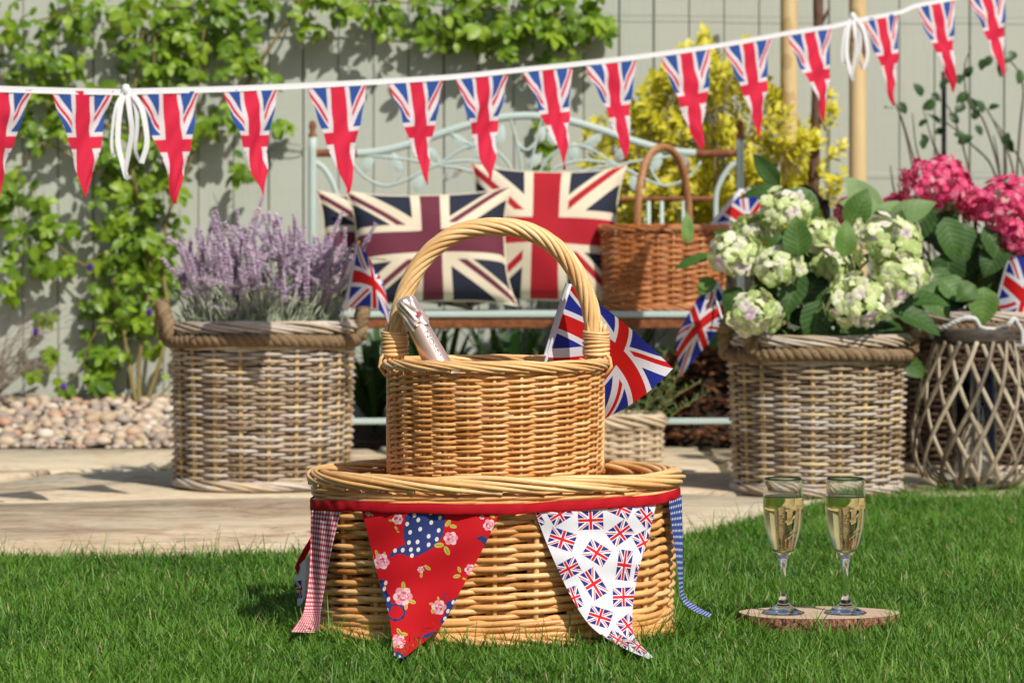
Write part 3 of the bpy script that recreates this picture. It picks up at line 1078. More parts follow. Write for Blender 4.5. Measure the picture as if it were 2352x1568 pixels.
for vpx in vines:
    p = [bpt(*q) for q in vpx]
    for pp in (p, mir(p)):
        part('vine_scroll', MB().tube(spline(pp, 36), .0045, 7, (0, 1, 0), tone=.22), MINT, bench)


def metal_leaf(c, ang, L, W):
    mb = MB()
    n = 9
    t = np.linspace(0, 1, n)
    w = W * (t ** .6 * (1 - t) ** .9) / .46 + 1e-4
    P = np.zeros((n, 5, 3))
    for j, sx in enumerate((-1, -.5, 0, .5, 1)):
        P[:, j, 0] = (t - .35) * L
        P[:, j, 2] = w * sx
        P[:, j, 1] = -.002 * (1 - abs(sx)) - .002 * np.sin(t * 4)
    ca, sa = math.cos(ang), math.sin(ang)
    P2 = P.copy()
    P2[..., 0] = P[..., 0] * ca - P[..., 2] * sa
    P2[..., 2] = P[..., 0] * sa + P[..., 2] * ca
    mb.grid(P2 + c, tone=.2 + .25 * RN.random())
    mb.grid(P2[:, ::-1] + c + np.array((0, .003, 0)), tone=.2)
    return mb


for (px, py, ang, L) in ((844, 378, 1.2, .05), (912, 378, 2.0, .05), (1053, 322, -.6, .055), (1033, 404, .5, .05), (960, 424, 1.4, .045), (1101, 354, 1.6, .045),
                         (1148, 318, 1.4, .05), (990, 352, -.8, .04)):
    c_ = bpt(px, py)
    part('metal_leaf', metal_leaf(c_, ang, L * 1.5, .021), MINT, bench)
    part('metal_leaf', metal_leaf(mir([c_])[0], PI - ang, L * 1.5, .021), MINT, bench)
part('metal_leaf', metal_leaf(bpt(1225, 372), .8, .065, .022), MINT, bench)
part('metal_leaf', metal_leaf(bpt(1240, 315), 1.2, .06, .022), MINT, bench)

# ---------------------------------------------------------------- brown basket on the bench
PBY = 8.06
PBC = at(1524, 718, PBY); PBC[2] = SZ
hgt = (718 - 522) * PBY / F
ovB = Oval(.192, .125, 2.6)
bb = thing('handled_basket', 'reddish brown wicker basket with tall narrow handle standing on the bench seat', 'basket', PBC)
sB = lambda z: .955 + .05 * z / hgt
weave(bb, PBC, ovB, sB, 22, list(np.linspace(.02, hgt - .026, 24)), .0047, .0045, BUFF, 100, sides=6, samples=9)
stakes(bb, PBC, ovB, sB, 22, .0, hgt - .01, .0036, BUFF, 101, sides=6)
rolled_border('rim', bb, PBC, ovB, 1.005, hgt - .012, 30, 5, .011, .010, .0046, BUFF, 102, ph=(3.4, -.9), cut=False, sides=6)
rolled_border('foot', bb, PBC, ovB, .96, .010, 30, 4, .009, .009, .0046, BUFF, 103, ph=(2.6, -1.6), cut=False, sides=6)
disc(ovB, .93, .012, PBC, BUFF, 'base', bb, .006)
t_ = np.linspace(PI, 0, 80)
hw, hh = (1592 - 1456) / 2 * PBY / F, (522 - 343) * PBY / F
hp = np.c_[hw * np.cos(t_) * (1 - .06 * np.cos(t_) ** 2), .112 * np.cos(t_), hgt - .0 + hh * np.sin(t_) ** .85]
hp = np.concatenate(([(-hw * .93, -.11, hgt - .05)], hp, [(hw * .93, .11, hgt - .05)])) + PBC
mb = MB()
rope(mb, hp, .0072, .0056, 6, 4.5, (0, 1, 0), sides=7, tone=(.3, .9))
part('handle', mb, BUFF_HANDLE, bb)
# ================================================================ cushions
def cushion(label, c, w, h, th, lean, yaw, roll, material, seed, sag=.085):
    R = np.random.default_rng(seed)
    n = 34
    u = np.linspace(-1, 1, n)
    U, V = np.meshgrid(u, u)
    prof = ((1 - U ** 2).clip(0) ** .42) * ((1 - V ** 2).clip(0) ** .42)
    wr = .03 * np.sin(5 * U + seed) * np.sin(4 * V + 1.3 * seed) * prof
    cr_ = (np.abs(U * V) ** 1.5)
    wr = wr + .05 * cr_ * np.sin(14 * np.arctan2(V, U) + seed) * prof ** .5
    x = U * (1 - sag * (1 - np.abs(V) ** 2.6) + .045 * cr_ ** 3) * w / 2
    y = V * (1 - sag * (1 - np.abs(U) ** 2.6) + .045 * cr_ ** 3) * h / 2
    rot = np.array(Matrix.Rotation(yaw, 3, 'Z') @ Matrix.Rotation(-lean, 3, 'X') @ Matrix.Rotation(roll, 3, 'Y'))
    mb = MB()
    uv = np.stack(((U + 1) / 2 + 1e-4, (V + 1) / 2), -1)
    mid = np.zeros(3)
    for sg in (-1, 1):
        P = np.stack((x, sg * (prof * th / 2 * (1 + wr * 4)), y), -1)
        P = P.reshape(-1, 3) @ rot.T
        P = P.reshape(n, n, 3)
        mb.grid(P[:, ::sg * -1], uv[:, ::sg * -1])
    allz = np.concatenate(mb.v)[:, 2].min()
    base = np.array((c[0], c[1], SZ + .001))
    t = thing('cushion', label, 'cushion', base, 'union flag cushions on the bench')
    for i in range(len(mb.v)):
        mb.v[i] = mb.v[i] + base - np.array((0, 0, allz))
    part('cover', mb, material, t)
    e = []
    for s in np.linspace(0, 4, 121)[:-1]:
        k, f = int(s), s - int(s)
        e.append(((-1 + 2 * f, -1), (1, -1 + 2 * f), (1 - 2 * f, 1), (-1, 1 - 2 * f))[k])
    e = np.array(e)
    pp = np.stack((e[:, 0] * (1 - sag * (1 - np.abs(e[:, 1]) ** 2.6) + .045 * np.abs(e[:, 0] * e[:, 1]) ** 4.5) * w / 2, 0 * e[:, 0], e[:, 1] * (1 - sag * (1 - np.abs(e[:, 0]) ** 2.6) + .045 * np.abs(e[:, 0] * e[:, 1]) ** 4.5) * h / 2), -1) @ rot.T
    part('piping', MB().tube(pp + base - np.array((0, 0, allz)), .0035, 6, (0, 1, 0), True), CREAM_CLOTH, t)
    return t


CREAM_CLOTH = mat('cream_linen', (.62, .55, .42), 0.85, 0.15)
sym = lambda u, v: ((u - .5) * 2.0, (v - .5) * 2.0)
kwc = dict( white=(.66, .585, .44), blue=(.018, .022, .040))
PURPLE = union_mat('purple_flag_linen', sym, 0.85, 0.0, 420, red=(.13, .026, .045), cx=.13, fx=.25, cy=.21, fy=.335, sw=.205, sr=.125, **kwc)
REDCUSH = union_mat('red_flag_linen', sym, 0.85, 0.0, 420, red=(.37, .012, .022), cx=.19, fx=.315, cy=.2, fy=.315, sw=.245, sr=.14, **kwc)
cushion('purple and cream union flag cushion at the bench end, mostly hidden by the other cushions', at(905, 713, 8.12), .48, .355, .17, .28, .12, .04, PURPLE, 1)
cushion('square red, cream and navy union flag cushion leaning on the bench back', at(1255, 713, 8.13), .472, .445, .18, .20, -.05, .02, REDCUSH, 2)
cushion('oblong purple and cream union flag cushion in front of the red cushion', at(990, 713, 7.985), .495, .365, .18, .25, .06, -.03, PURPLE, 3)

# ================================================================ garden bunting
WHITE_TAPE = mat('white_tape', (.80, .80, .82), 0.7, 0.2, translucent=.15)
penn_uv = lambda u, v: (u * 2.0, (.485 - v) * 2.06)
PENN = union_mat('pennant_cotton', penn_uv, 0.75, 0.22, 1500, cx=.245, cy=.115, fx=.385, fy=.20, sw=.165, sr=.10,
                 red=(.66, .02, .06), white=(.74, .66, .68), blue=(.03, .085, .33))


def sY(px):
    """how far away the bunting tape hangs at picture column px (it runs from near left to the stake at the fence)"""
    return 1.0 / (.1800 - 2.89e-5 * (px - 190)) if px <= 1962 else 7.768 + (px - 1962) * .0010


def pennant(parent, xl, yl, xr, yr, xt, yt, seed):
    R = np.random.default_rng(seed)
    A, B, T = at(xl, yl, sY(xl)), at(xr, yr, sY(xr)), at(xt, yt, sY((xl + xr) / 2))
    n, m = 22, 13
    t = np.linspace(0, 1, n)[:, None]
    s = np.linspace(-.5, .5, m)[None, :]
    tp = .985
    k = 1 - t * tp
    P = (A + B) / 2 * (1 - t)[..., None] + T * t[..., None] + (B - A) * (s * k)[..., None]
    nn = nrm(np.cross(B - A, T - A))
    ph = R.uniform(0, 6, 4)
    am = R.uniform(.6, 1.5, 3)
    fold = .0065 * am[0] * np.sin(5.5 * s * k + R.uniform(2, 5) * t + ph[0]) * t ** .6 + .005 * am[1] * np.sin(10 * t + R.uniform(-7, 7) * s + ph[1]) * t ** .7 + .0035 * am[2] * np.sin(24 * t + R.uniform(-14, 14) * s + ph[2]) * t ** .5 + R.normal(0, .012) * s * t
    fold = fold + .0022 * np.abs(np.sin(7 * t + 5 * s + ph[3])) * np.abs(np.sin(13 * s * k + ph[2])) * 2
    fold = fold * (1 - .55 * t ** 2)
    P = P + nn * fold[..., None]
    P[..., 0] += .004 * np.sin(7 * t + ph[3]) * t
    uv = np.stack((s * k + 0 * t, t + 0 * s + 1e-4), -1)
    return part('pennant', MB().grid(P, uv), PENN, parent)


def ribbon(mb, pts, w, wdir, n=40, twist=0.0):
    p = spline(pts, n)
    wdir = np.asarray(wdir, float)
    T, N, B = frames(p, (0, 1, 0))
    a = np.linspace(0, twist, n)[:, None]
    d = N * np.cos(a) + np.array((0, 1.0, 0)) * np.sin(a)
    P = np.stack((p - d * w / 2, p + d * w / 2), 1)
    mb.grid(P)


def tape(parent, pts_px, w=.0135):
    pts = [at(x, y, sY(x)) for x, y in pts_px]
    p = spline(pts, 70)
    P = np.zeros((70, 3, 3))
    for j, f in enumerate((0, .5, 1)):
        P[:, j] = p + np.array((0, (.0012 if j == 1 else 0), -w * f))
    return part('tape', MB().grid(P), WHITE_TAPE, parent)


def bow(parent, px, py, Y, k=1.0, seed=3):
    """knot with hanging loops and tails"""
    f = lambda x, y, d=0: at(px + x * k, py + y * k, Y - .012 - d)
    mb = MB()
    w = .0115
    ribbon(mb, [f(0, 4), f(-22, 40, .01), f(-32, 110, .012), f(-30, 150, .012), f(-22, 148), f(-16, 90), f(-4, 6)], w * .55, (1, 0, 0))
    ribbon(mb, [f(2, 2, .004), f(10, 60, .015), f(14, 100, .015), f(6, 150, .012), f(-2, 195, .01), f(8, 208, .008)], w, (1, 0, 0), twist=.4)
    ribbon(mb, [f(-2, 4, .004), f(-14, 50, .01), f(-18, 120, .012), f(-8, 170, .01), f(2, 206, .006)], w, (1, 0, 0), twist=-.5)
    ribbon(mb, [f(4, 4), f(22, 40, .006), f(26, 90, .01), f(22, 140, .01), f(34, 172, .008)], w * .8, (1, 0, 0), twist=.6)
    ribbon(mb, [f(6, 2, .003), f(34, 40, .012), f(46, 90, .014), f(48, 130, .012), f(36, 172, .01)], w, (1, 0, 0), twist=-.4)
    b = part('bow', mb, WHITE_TAPE, parent)
    kn = MB().lathe([(0.001, .012), (.007, .010), (.0095, 0), (.007, -.012), (.001, -.015)], f(0, 3), 14)
    part('knot', kn, WHITE_TAPE, b)


PX = [(-66, 205, 75, 207, -4, 456), (118, 210, 262, 208, 200, 455), (323, 210, 458, 210, 407, 468), (512, 207, 638, 205, 603, 450), (708, 203, 843, 195, 797, 442),
      (893, 192, 1020, 186, 980, 424), (1048, 182, 1168, 173, 1124, 415), (1203, 167, 1315, 156, 1298, 390), (1347, 152, 1463, 139, 1440, 372),
      (1520, 131, 1632, 114, 1609, 343), (1665, 109, 1772, 90, 1748, 315), (1810, 83, 1910, 67, 1897, 280),
      (1985, 44, 2065, 31, 2055, 243), (2107, 16, 2193, 2, 2190, 212), (2222, -8, 2308, -26, 2310, 178)]
TP = [[(-260, 186), (-60, 195), (118, 201), (288, 205)],
      [(288, 205), (323, 203), (512, 198), (708, 190), (893, 180), (1048, 170), (1203, 154), (1347, 139), (1520, 118), (1665, 97), (1810, 71), (1910, 56), (1962, 44)],
      [(1962, 44), (1985, 39), (2065, 24), (2107, 8), (2193, -9), (2308, -36), (2420, -60)]]
LB = ['white tape bunting with two union flag pennants before the climbing vine',
      'long middle run of union flag pennants on white tape across the bench',
      'short end run of three union flag pennants on white tape beyond the wooden stake']
for bi, (tpx, rng) in enumerate(zip(TP, ((0, 2), (2, 12), (12, 15)))):
    c0 = at(tpx[0][0] if bi else 288, tpx[0][1] if bi else 205, sY(tpx[0][0] if bi else 288))
    bt = thing('bunting', LB[bi], 'bunting', c0, 'union flag bunting on white tape')
    tape(bt, tpx)
    for i in range(*rng):
        pennant(bt, *PX[i], 200 + i)
    if bi == 0: bow(bt, 289, 203, sY(289), 1.0)
    if bi == 2: bow(bt, 1958, 36, 7.76, .72)

# ================================================================ hand flags
HF = union_mat('flag_satin', sym, 0.55, 0.18, 1800, red=(.60, .012, .012), white=(.78, .78, .84), blue=(.018, .03, .30), cx=.105, cy=.2, fx=.175, fy=.335, sw=.24, sr=.135)
WHITE_PL = mat('white_plastic', (.78, .78, .80), 0.4, 0.5, translucent=.1)
GOLD = mat('gold_bead', (.75, .48, .10), 0.25, 0.5, metal=.9)


def lag(t):
    return np.stack(((2 * t - 1) * (t - 1), 4 * t * (1 - t), t * (2 * t - 1)), -1)


def hand_flag(label, net, pole, nx=26, ny=20, bead=True, hem=.012, seed=0, wave=.003):
    """net: 3 rows (top, middle, bottom) of 3 (px, py, Y) points hoist to fly"""
    C = np.array([[at(*p) for p in r] for r in net])
    v, u = np.linspace(0, 1, ny), np.linspace(0, 1, nx)
    S = np.einsum('vi,uj,ijk->vuk', lag(v), lag(u), C)
    S[..., 1] += wave * np.sin(9 * u[None, :] + 5 * v[:, None] + seed) * u[None, :]
    uv = np.stack(np.broadcast_arrays(u[None, :] + 1e-4, 1 - v[:, None]), -1)
    p0, p1 = at(*pole[0]), at(*pole[1])
    t = thing('hand_flag', label, 'flag', p1 if p1[2] < p0[2] else p0, 'hand-held union flags')
    cl = part('cloth', MB().grid(S, uv), HF, t)
    # white hem wrapped round the stick
    a, b = S[0, 0], S[-1, 0]
    d = nrm(S[ny // 2, 1] - S[ny // 2, 0])
    q = np.linspace(0, 1, ny)[:, None]
    e = S[:, 0]
    hm = MB()
    nn = nrm(np.cross(b - a, d))
    prof = [(0, -.0012), (-hem * .6, -.0024), (-hem, 0), (-hem * .6, .0024), (0, .0012)]
    P = np.stack([e + d * x_ + nn * z_ for x_, z_ in prof], 1)
    hm.grid(P)
    part('hem', hm, WHITE_PL, cl)
    pm = MB().tube(spline([p0, (p0 + p1) / 2, p1], 8), .0026, 8, (0, 1, 0))
    po = part('stick', pm, WHITE_PL, t)
    if bead:
        part('bead', MB().lathe([(.0005, .006), (.004, .0045), (.006, 0), (.004, -.0045), (.0005, -.006)], p0, 12), GOLD, po)
    return t


def z6(x, y): return ((x / 3.734 + 1350) / 1.08844, (y / 3.734 + 680) / 1.08844)


hand_flag('union flag on a stick leaning out of the round basket with the champagne',
          [[(1313, 654, 4.05), (1432, 741, 4.06), (1546, 846, 4.035)],
           [(1287, 737, 4.06), (1416, 812, 4.075), (1470, 914, 4.05)],
           [(1262, 820, 4.055), (1350, 905, 4.10), (1387, 962, 4.09)]],
          [(1310, 652, 4.05), (1228, 908, 4.055)], bead=False, hem=.0105, wave=.004)
hand_flag('drooping union flag on a stick standing in the lavender planter',
          [[(822, 562, 6.58), (849, 594, 6.53), (875, 639, 6.55)],
           [(810, 634, 6.59), (858, 650, 6.52), (890, 691, 6.55)],
           [(798, 708, 6.60), (861, 708, 6.53), (895, 749, 6.55)]],
          [(823, 556, 6.58), (778, 770, 6.66)], seed=1)
hand_flag('small union flag sticking out of the brown basket above the hydrangeas',
          [[(1706, 436, 8.06), (1750, 462, 8.05), (1790, 495, 8.06)],
           [(1670, 479, 8.06), (1715, 510, 8.05), (1752, 540, 8.06)],
           [(1636, 521, 8.06), (1682, 552, 8.04), (1720, 582, 8.06)]],
          [(1708, 434, 8.06), (1560, 611, 8.06)], seed=2, bead=False)
g = lambda x, y, Y: (*z6(x, y), Y)
hand_flag('twisted union flag hanging down beside the rope handle of the hydrangea planter',
          [[g(1600, 80, 6.70), g(1420, 330, 6.72), g(1275, 610, 6.74)],
           [g(1750, 330, 6.70), g(1480, 510, 6.69), g(1282, 780, 6.74)],
           [g(1720, 540, 6.74), g(1545, 700, 6.72), g(1310, 972, 6.74)]],
          [g(1585, 60, 6.70), g(1800, 760, 6.62)], seed=3, bead=False)
hand_flag('union flag on a stick in the pink hydrangea planter behind the lantern',
          [[(2320, 586, 7.10), (2372, 604, 7.07), (2420, 655, 7.08)],
           [(2306, 643, 7.10), (2352, 682, 7.06), (2400, 735, 7.08)],
           [(2291, 700, 7.10), (2332, 762, 7.07), (2380, 812, 7.08)]],
          [(2322, 576, 7.10), (2270, 790, 7.12)], seed=4)

# ================================================================ bunting round the hamper
RED_TAPE = mat('red_bias_tape', lambda nt: mixc(nt, noise(nt, 500, 2.0) * .3, (.50, .008, .018), (.40, .006, .014)), 0.75, 0.2, translucent=.08)


def surf(X_, off=.0):
    """front of the hamper wall at sideways position X_ (world)"""
    a, b, p = HA + .014 + off, HB + .014 + off, 2.12
    x = np.clip(np.abs((np.asarray(X_, float) - BC[0]) / a), 0, .9995)
    return BC[1] - b * (1 - x ** p) ** (1 / p)


def depth(px, py, off=0.0):
    Y = np.full(np.shape(px), 3.85)
    for _ in range(5):
        Y = surf((np.asarray(px, float) - CX) * Y / F, off)
    return Y


hb_ = thing('hamper_bunting', 'fabric bunting on red tape tied round the lower hamper', 'bunting', (BC[0], surf(BC[0]), .2))
tpx = [(712, 1147), (760, 1149), (830, 1151), (960, 1155), (1140, 1157), (1260, 1152), (1400, 1143), (1500, 1135), (1545, 1126), (1563, 1119)]
tp_ = spline([(x, y, 0) for x, y in tpx], 90)[:, :2]
P = np.zeros((90, 4, 3))
for j, f in enumerate((0, .2, .78, 1)):
    py = tp_[:, 1] + 24 * f + .8 * np.sin(tp_[:, 0] * .043 + f)
    Y = depth(tp_[:, 0], py, .0072 + (.0012 if j == 2 else (-.0008 if j == 3 else 0)) + .0011 * np.sin(tp_[:, 0] * .11 + 4 * f) + .0008 * np.sin(tp_[:, 0] * .23 - 3 * f))
    for i in range(90): P[i, j] = at(tp_[i, 0], py[i], Y[i])
tm = MB().grid(P)
# the tape goes on round the back of the basket
s_ = np.linspace(.0, .5, 60)
ovb = Oval(HA + .013, HB + .013, 2.12)
pb = ovb.pos(s_)
zb = .208 - .012 * s_ / .5
P = np.stack([np.c_[pb, zb + dz] + BC for dz in (.008, 0, -.008)], 1)
tm.grid(P)
part('tape', tm, RED_TAPE, hb_)


def clip_poly(sub, clip):
    """Sutherland-Hodgman: subject clipped by a convex counter-clockwise polygon"""
    out = [tuple(p) for p in sub]
    n = len(clip)
    for i in range(n):
        a, b = clip[i], clip[(i + 1) % n]
        inp, out = out, []
        if not inp: break
        side = lambda p: (b[0] - a[0]) * (p[1] - a[1]) - (b[1] - a[1]) * (p[0] - a[0])
        for j in range(len(inp)):
            p, q = inp[j - 1], inp[j]
            sp, sq = side(p), side(q)
            if (sp < 0) != (sq < 0):
                t = sp / (sp - sq)
                out.append((p[0] + (q[0] - p[0]) * t, p[1] + (q[1] - p[1]) * t))
            if sq >= 0: out.append(q)
    return out


def ccw(p):
    a = sum(p[i - 1][0] * p[i][1] - p[i][0] * p[i - 1][1] for i in range(len(p)))
    return p if a > 0 else p[::-1]


class Cloth:
    """a pennant given by its left and right edge in the picture and a distance for each point"""
    def __init__(self, Lp, Rp, dfun, n=40, m=18):
        self.L = spline([(x, y, 0) for x, y in Lp], n)[:, :2]
        self.R = spline([(x, y, 0) for x, y in Rp], n)[:, :2]
        self.d = dfun
        self.n, self.m = n, m
        self.out = ccw([tuple(p) for p in self.L] + [tuple(p) for p in self.R[::-1]])

    def pos(self, px, py, lift=0.0):
        Y = min(self.d(px, py), (H - .012) * F / (py - HY)) - lift
        return at(px, py, Y)

    def build(self, parent, material, uvk=1.0):
        P = np.zeros((self.n, self.m, 3)); uv = np.zeros((self.n, self.m, 2))
        for i in range(self.n):
            for j in range(self.m):
                f = j / (self.m - 1)
                q = self.L[i] * (1 - f) + self.R[i] * f
                P[i, j] = self.pos(q[0], q[1])
                uv[i, j] = (f * uvk + .001, i / (self.n - 1))
        self.o = part('pennant', MB().grid(P, uv), material, parent)
        return self.o

    def prints(self, items, mats, cell=9.0, name='print'):
        """items: (convex polygon in px, material index, layer, uv function or None)"""
        mb = MB()
        for poly, mi, layer, uvf in items:
            pl = clip_poly(self.out, ccw([tuple(p) for p in poly]))
            if len(pl) < 3: continue
            xs = [p[0] for p in pl]; ys = [p[1] for p in pl]
            nx, ny = max(1, int((max(xs) - min(xs)) / cell + .5)), max(1, int((max(ys) - min(ys)) / cell + .5))
            gx, gy = np.linspace(min(xs), max(xs), nx + 1), np.linspace(min(ys), max(ys), ny + 1)
            for i in range(nx):
                for j in range(ny):
                    c = pl if nx * ny == 1 else clip_poly(pl, [(gx[i], gy[j]), (gx[i + 1], gy[j]), (gx[i + 1], gy[j + 1]), (gx[i], gy[j + 1])])
                    if len(c) < 3: continue
                    V = [self.pos(x, y, .00016 + .00006 * layer) for x, y in c]
                    uv = [uvf(x, y) if uvf else (.001, 0) for x, y in c]
                    tri = [(0, k, k + 1) for k in range(1, len(c) - 1)]
                    mb.add(V, None, tri, uv=uv, mi=mi)
        return part(name, mb, mats, self.o, kind='stuff')


def z7(x, y): return ((x / 2.7035 + 600) / 1.08844, (y / 2.7035 + 1127) / 1.08844)
def z8(x, y): return ((x / 2.7035 + 1250) / 1.08844, (y / 2.7035 + 1127) / 1.08844)


def ell(c, rx, ry, rot=0.0, n=14, f=z7):
    a = np.arange(n) * 2 * PI / n
    x, y = rx * np.cos(a), ry * np.sin(a)
    cr, sr_ = math.cos(rot), math.sin(rot)
    return [f(c[0] + p * cr - q * sr_, c[1] + p * sr_ + q * cr) for p, q in zip(x, y)]


# red cotton with spotted teapots and roses
RED_COT = mat('red_cotton', lambda nt: mixc(nt, noise(nt, 700, 2.0) * .3, (.55, .008, .014), (.44, .006, .012)), 0.75, 0.2, translucent=.1)
POT = mat('print_blue', lambda nt: mixc(nt, noise(nt, 60, 3.0), (.018, .028, .115), (.035, .055, .20)), 0.75, 0.2)
POT_D = mat('print_navy', (.012, .018, .075), 0.75, 0.2)
DOT = mat('print_cream', (.70, .66, .62), 0.75, 0.2)
PINK = mat('print_pink', (.68, .26, .31), 0.75, 0.2)
PINK_L = mat('print_pale_pink', (.76, .50, .52), 0.75, 0.2)
PINK_D = mat('print_rose', (.45, .04, .10), 0.75, 0.2)
LEAFY = mat('print_leaf', lambda nt: mixc(nt, noise(nt, 150, 2.0), (.42, .36, .045), (.56, .46, .10)), 0.75, 0.2)
LEAF_D = mat('print_leaf_dark', (.19, .15, .02), 0.75, 0.2)
PM = [POT, POT_D, DOT, PINK, PINK_L, PINK_D, LEAFY, LEAF_D]


def dfl(px, py):
    t = np.clip((py - 1180) / 330, 0, 1)
    return float(depth(px, py, .002 + .010 * t + .028 * t ** 4 + .004 * math.sin(px * .035 + 2.6 * t) * (.3 + t) + .002 * math.sin(py * .05 + px * .02)))


flo = Cloth([(829, 1166), (848, 1240), (872, 1340), (893, 1410), (905, 1506)], [(1150, 1172), (1116, 1246), (1060, 1352), (1010, 1440), (925, 1512)], dfl, 96, 64)
flo.build(hb_, RED_COT)
it = []
E = lambda c, rx, ry, mi, lay, rot=0.0, n=14, f=z7: it.append((ell(c, rx, ry, rot, n, f), mi, lay, None))
Q = lambda pts, mi, lay: it.append(([z7(*p) for p in pts], mi, lay, None))
# large teapot
Q([(1150, 380), (1378, 380), (1386, 470), (1372, 570), (1320, 640), (1240, 690), (1180, 715), (1140, 690), (1108, 600), (1104, 530), (1118, 470)], 0, 0)
Q([(1160, 716), (1110, 628), (1065, 655), (1082, 692)], 0, 0); Q([(1085, 690), (1066, 654), (1035, 672), (1040, 700)], 0, 0); Q([(1042, 702), (1036, 671), (1016, 690), (1012, 727)], 0, 0)
E((1130, 450), 17, 20, 0, 0, .3)
Q([(1115, 520), (1150, 455), (1200, 400), (1206, 404), (1158, 460), (1122, 526)], 1, 1)
Q([(1108, 575), (1130, 660), (1165, 705), (1172, 700), (1138, 655), (1117, 575)], 1, 1)
for p in ((1205, 465), (1293, 482), (1352, 450), (1130, 492), (1150, 548), (1218, 527), (1275, 575), (1343, 535), (1142, 617), (1200, 613), (1330, 595), (1275, 632),
          (1205, 665), (1155, 665), (1162, 705), (1100, 668), (1048, 672), (1178, 432), (1290, 418)):
    E(p, 12.5, 16, 2, 2, .35, 12)
# spout at the right edge
Q([(1590, 588), (1640, 568), (1656, 580), (1630, 606)], 0, 0); Q([(1630, 606), (1656, 578), (1690, 596), (1655, 640)], 0, 0)
# teapot cut by the left edge, with its handle
Q([(930, 880), (965, 890), (1000, 960), (1030, 1040), (1015, 1090), (990, 1070), (955, 960)], 0, 0)
E((960, 880), 16, 16, 0, 0)
Q([(955, 935), (985, 930), (1012, 985), (1004, 990)], 1, 1)
for p in ((975, 930), (1003, 1000), (992, 1075), (985, 890)): E(p, 11, 17, 2, 2, .3, 10)
for k in range(20):
    a0, a1 = -2.6 + k * .262, -2.6 + (k + 1) * .262
    Q([(1055 + 66 * math.cos(a0), 1088 + 60 * math.sin(a0)), (1055 + 66 * math.cos(a1), 1088 + 60 * math.sin(a1)),
       (1055 + 50 * math.cos(a1), 1088 + 45 * math.sin(a1)), (1055 + 50 * math.cos(a0), 1088 + 45 * math.sin(a0))], 0 if k % 4 else 1, 0)
# teapots at the right edge and near the tip
Q([(1395, 1020), (1470, 985), (1490, 1010), (1420, 1120), (1385, 1110)], 0, 0); Q([(1385, 1100), (1412, 1118), (1370, 1175), (1350, 1150)], 0, 0)
for p in ((1440, 1020), (1405, 1080), (1385, 1130)): E(p, 11, 16, 2, 2, .4, 10)
Q([(1225, 1270), (1245, 1238), (1325, 1212), (1330, 1225), (1270, 1258)], 0, 0)
Q([(1180, 1362), (1205, 1320), (1260, 1290), (1270, 1310), (1215, 1350)], 0, 0)
Q([(1025, 1350), (1070, 1352), (1120, 1385), (1090, 1420), (1030, 1410)], 0, 0)
for p in ((1045, 1370), (1080, 1385)): E(p, 8, 10, 2, 2, 0, 8)


def rose(c, r, seed):
    R = np.random.default_rng(seed)
    for k in range(6):
        a = k * 1.047 + R.uniform(-.2, .2)
        E((c[0] + .55 * r * math.cos(a), c[1] + .55 * r * math.sin(a)), .52 * r, .46 * r, 4 if k % 2 else 3, 1, a)
    E(c, .62 * r, .6 * r, 3, 2, 0, 10)
    for k in range(5):
        a = R.uniform(0, 6.28); q = R.uniform(.2, .62) * r
        E((c[0] + q * math.cos(a), c[1] + q * math.sin(a)), .26 * r, .085 * r, 5, 3, a + 1.4, 8)
    for k in range(3):
        a = R.uniform(0, 6.28); q = R.uniform(.15, .5) * r
        E((c[0] + q * math.cos(a), c[1] + q * math.sin(a)), .2 * r, .11 * r, 4, 4, a + 1.4, 8)


for k, (x, y, r) in enumerate(((1065, 460, 36), (866, 424, 17), (1685, 500, 40), (1425, 590, 46), (955, 745, 54), (1222, 800, 22), (1555, 800, 36), (1100, 980, 62), (1345, 1055, 48), (1070, 1285, 48), (1636, 446, 16))):
    rose((x, y), r, k)
for k, (x, y, r, a) in enumerate(((1405, 488, 28, -.9), (1440, 508, 26, .2), (1345, 635, 34, -.1), (1398, 672, 34, 1.1), (1018, 468, 15, .1), (1055, 520, 16, 1.0), (1068, 545, 10, .2), (922, 686, 20, 1.4), (893, 722, 20, 1.7),
                                  (978, 690, 12, 1.2), (1268, 788, 24, .6), (1225, 838, 18, 1.7), (1250, 775, 12, -.3), (1482, 800, 22, 1.2), (1465, 845, 26, -.2), (1515, 862, 14, .4), (1104, 908, 28, 1.5), (1136, 938, 16, -.9),
                                  (1162, 1016, 28, .3), (1122, 1052, 22, 1.7), (1340, 995, 14, 1.4), (1295, 1032, 18, .2), (1300, 1082, 18, 1.4), (1075, 1218, 26, 1.0), (1108, 1236, 26, .1), (1706, 440, 20, .5), (890, 432, 14, .5),
                                  (1078, 414, 12, -.6), (1100, 412, 10, .6), (1072, 1320, 10, 1.2))):
    E((x, y), r, r * .52, 6, 1, a, 10)
    E((x, y), r * .85, r * .07, 7, 2, a, 6)
for (x, y) in ((1383, 965), (1378, 985), (1390, 990)): E((x, y), 9, 5, 0, 1, x)
flo.prints(it, PM, 7)

# white cotton with tiny union flags
WCOT = mat('white_cotton', lambda nt: mixc(nt, noise(nt, 700, 2.0) * .2, (.78, .78, .82), (.68, .68, .74)), 0.75, 0.2, translucent=.12)
MINI = union_mat('mini_flag_print', sym, 0.75, 0.0, 1500, red=(.60, .012, .022), white=(.78, .78, .82), blue=(.02, .022, .19), cx=.11, cy=.15, fx=.17, fy=.235, sw=.22, sr=.13)


def dwh(px, py):
    t = np.clip((py - 1165) / 340, 0, 1)
    return float(depth(min(px, 1552), py, .002 + .012 * t + .045 * t ** 5 + .005 * math.sin(px * .04 - 3.0 * t) * (.3 + t) + .002 * math.sin(py * .06) - .02 * t ** 6))


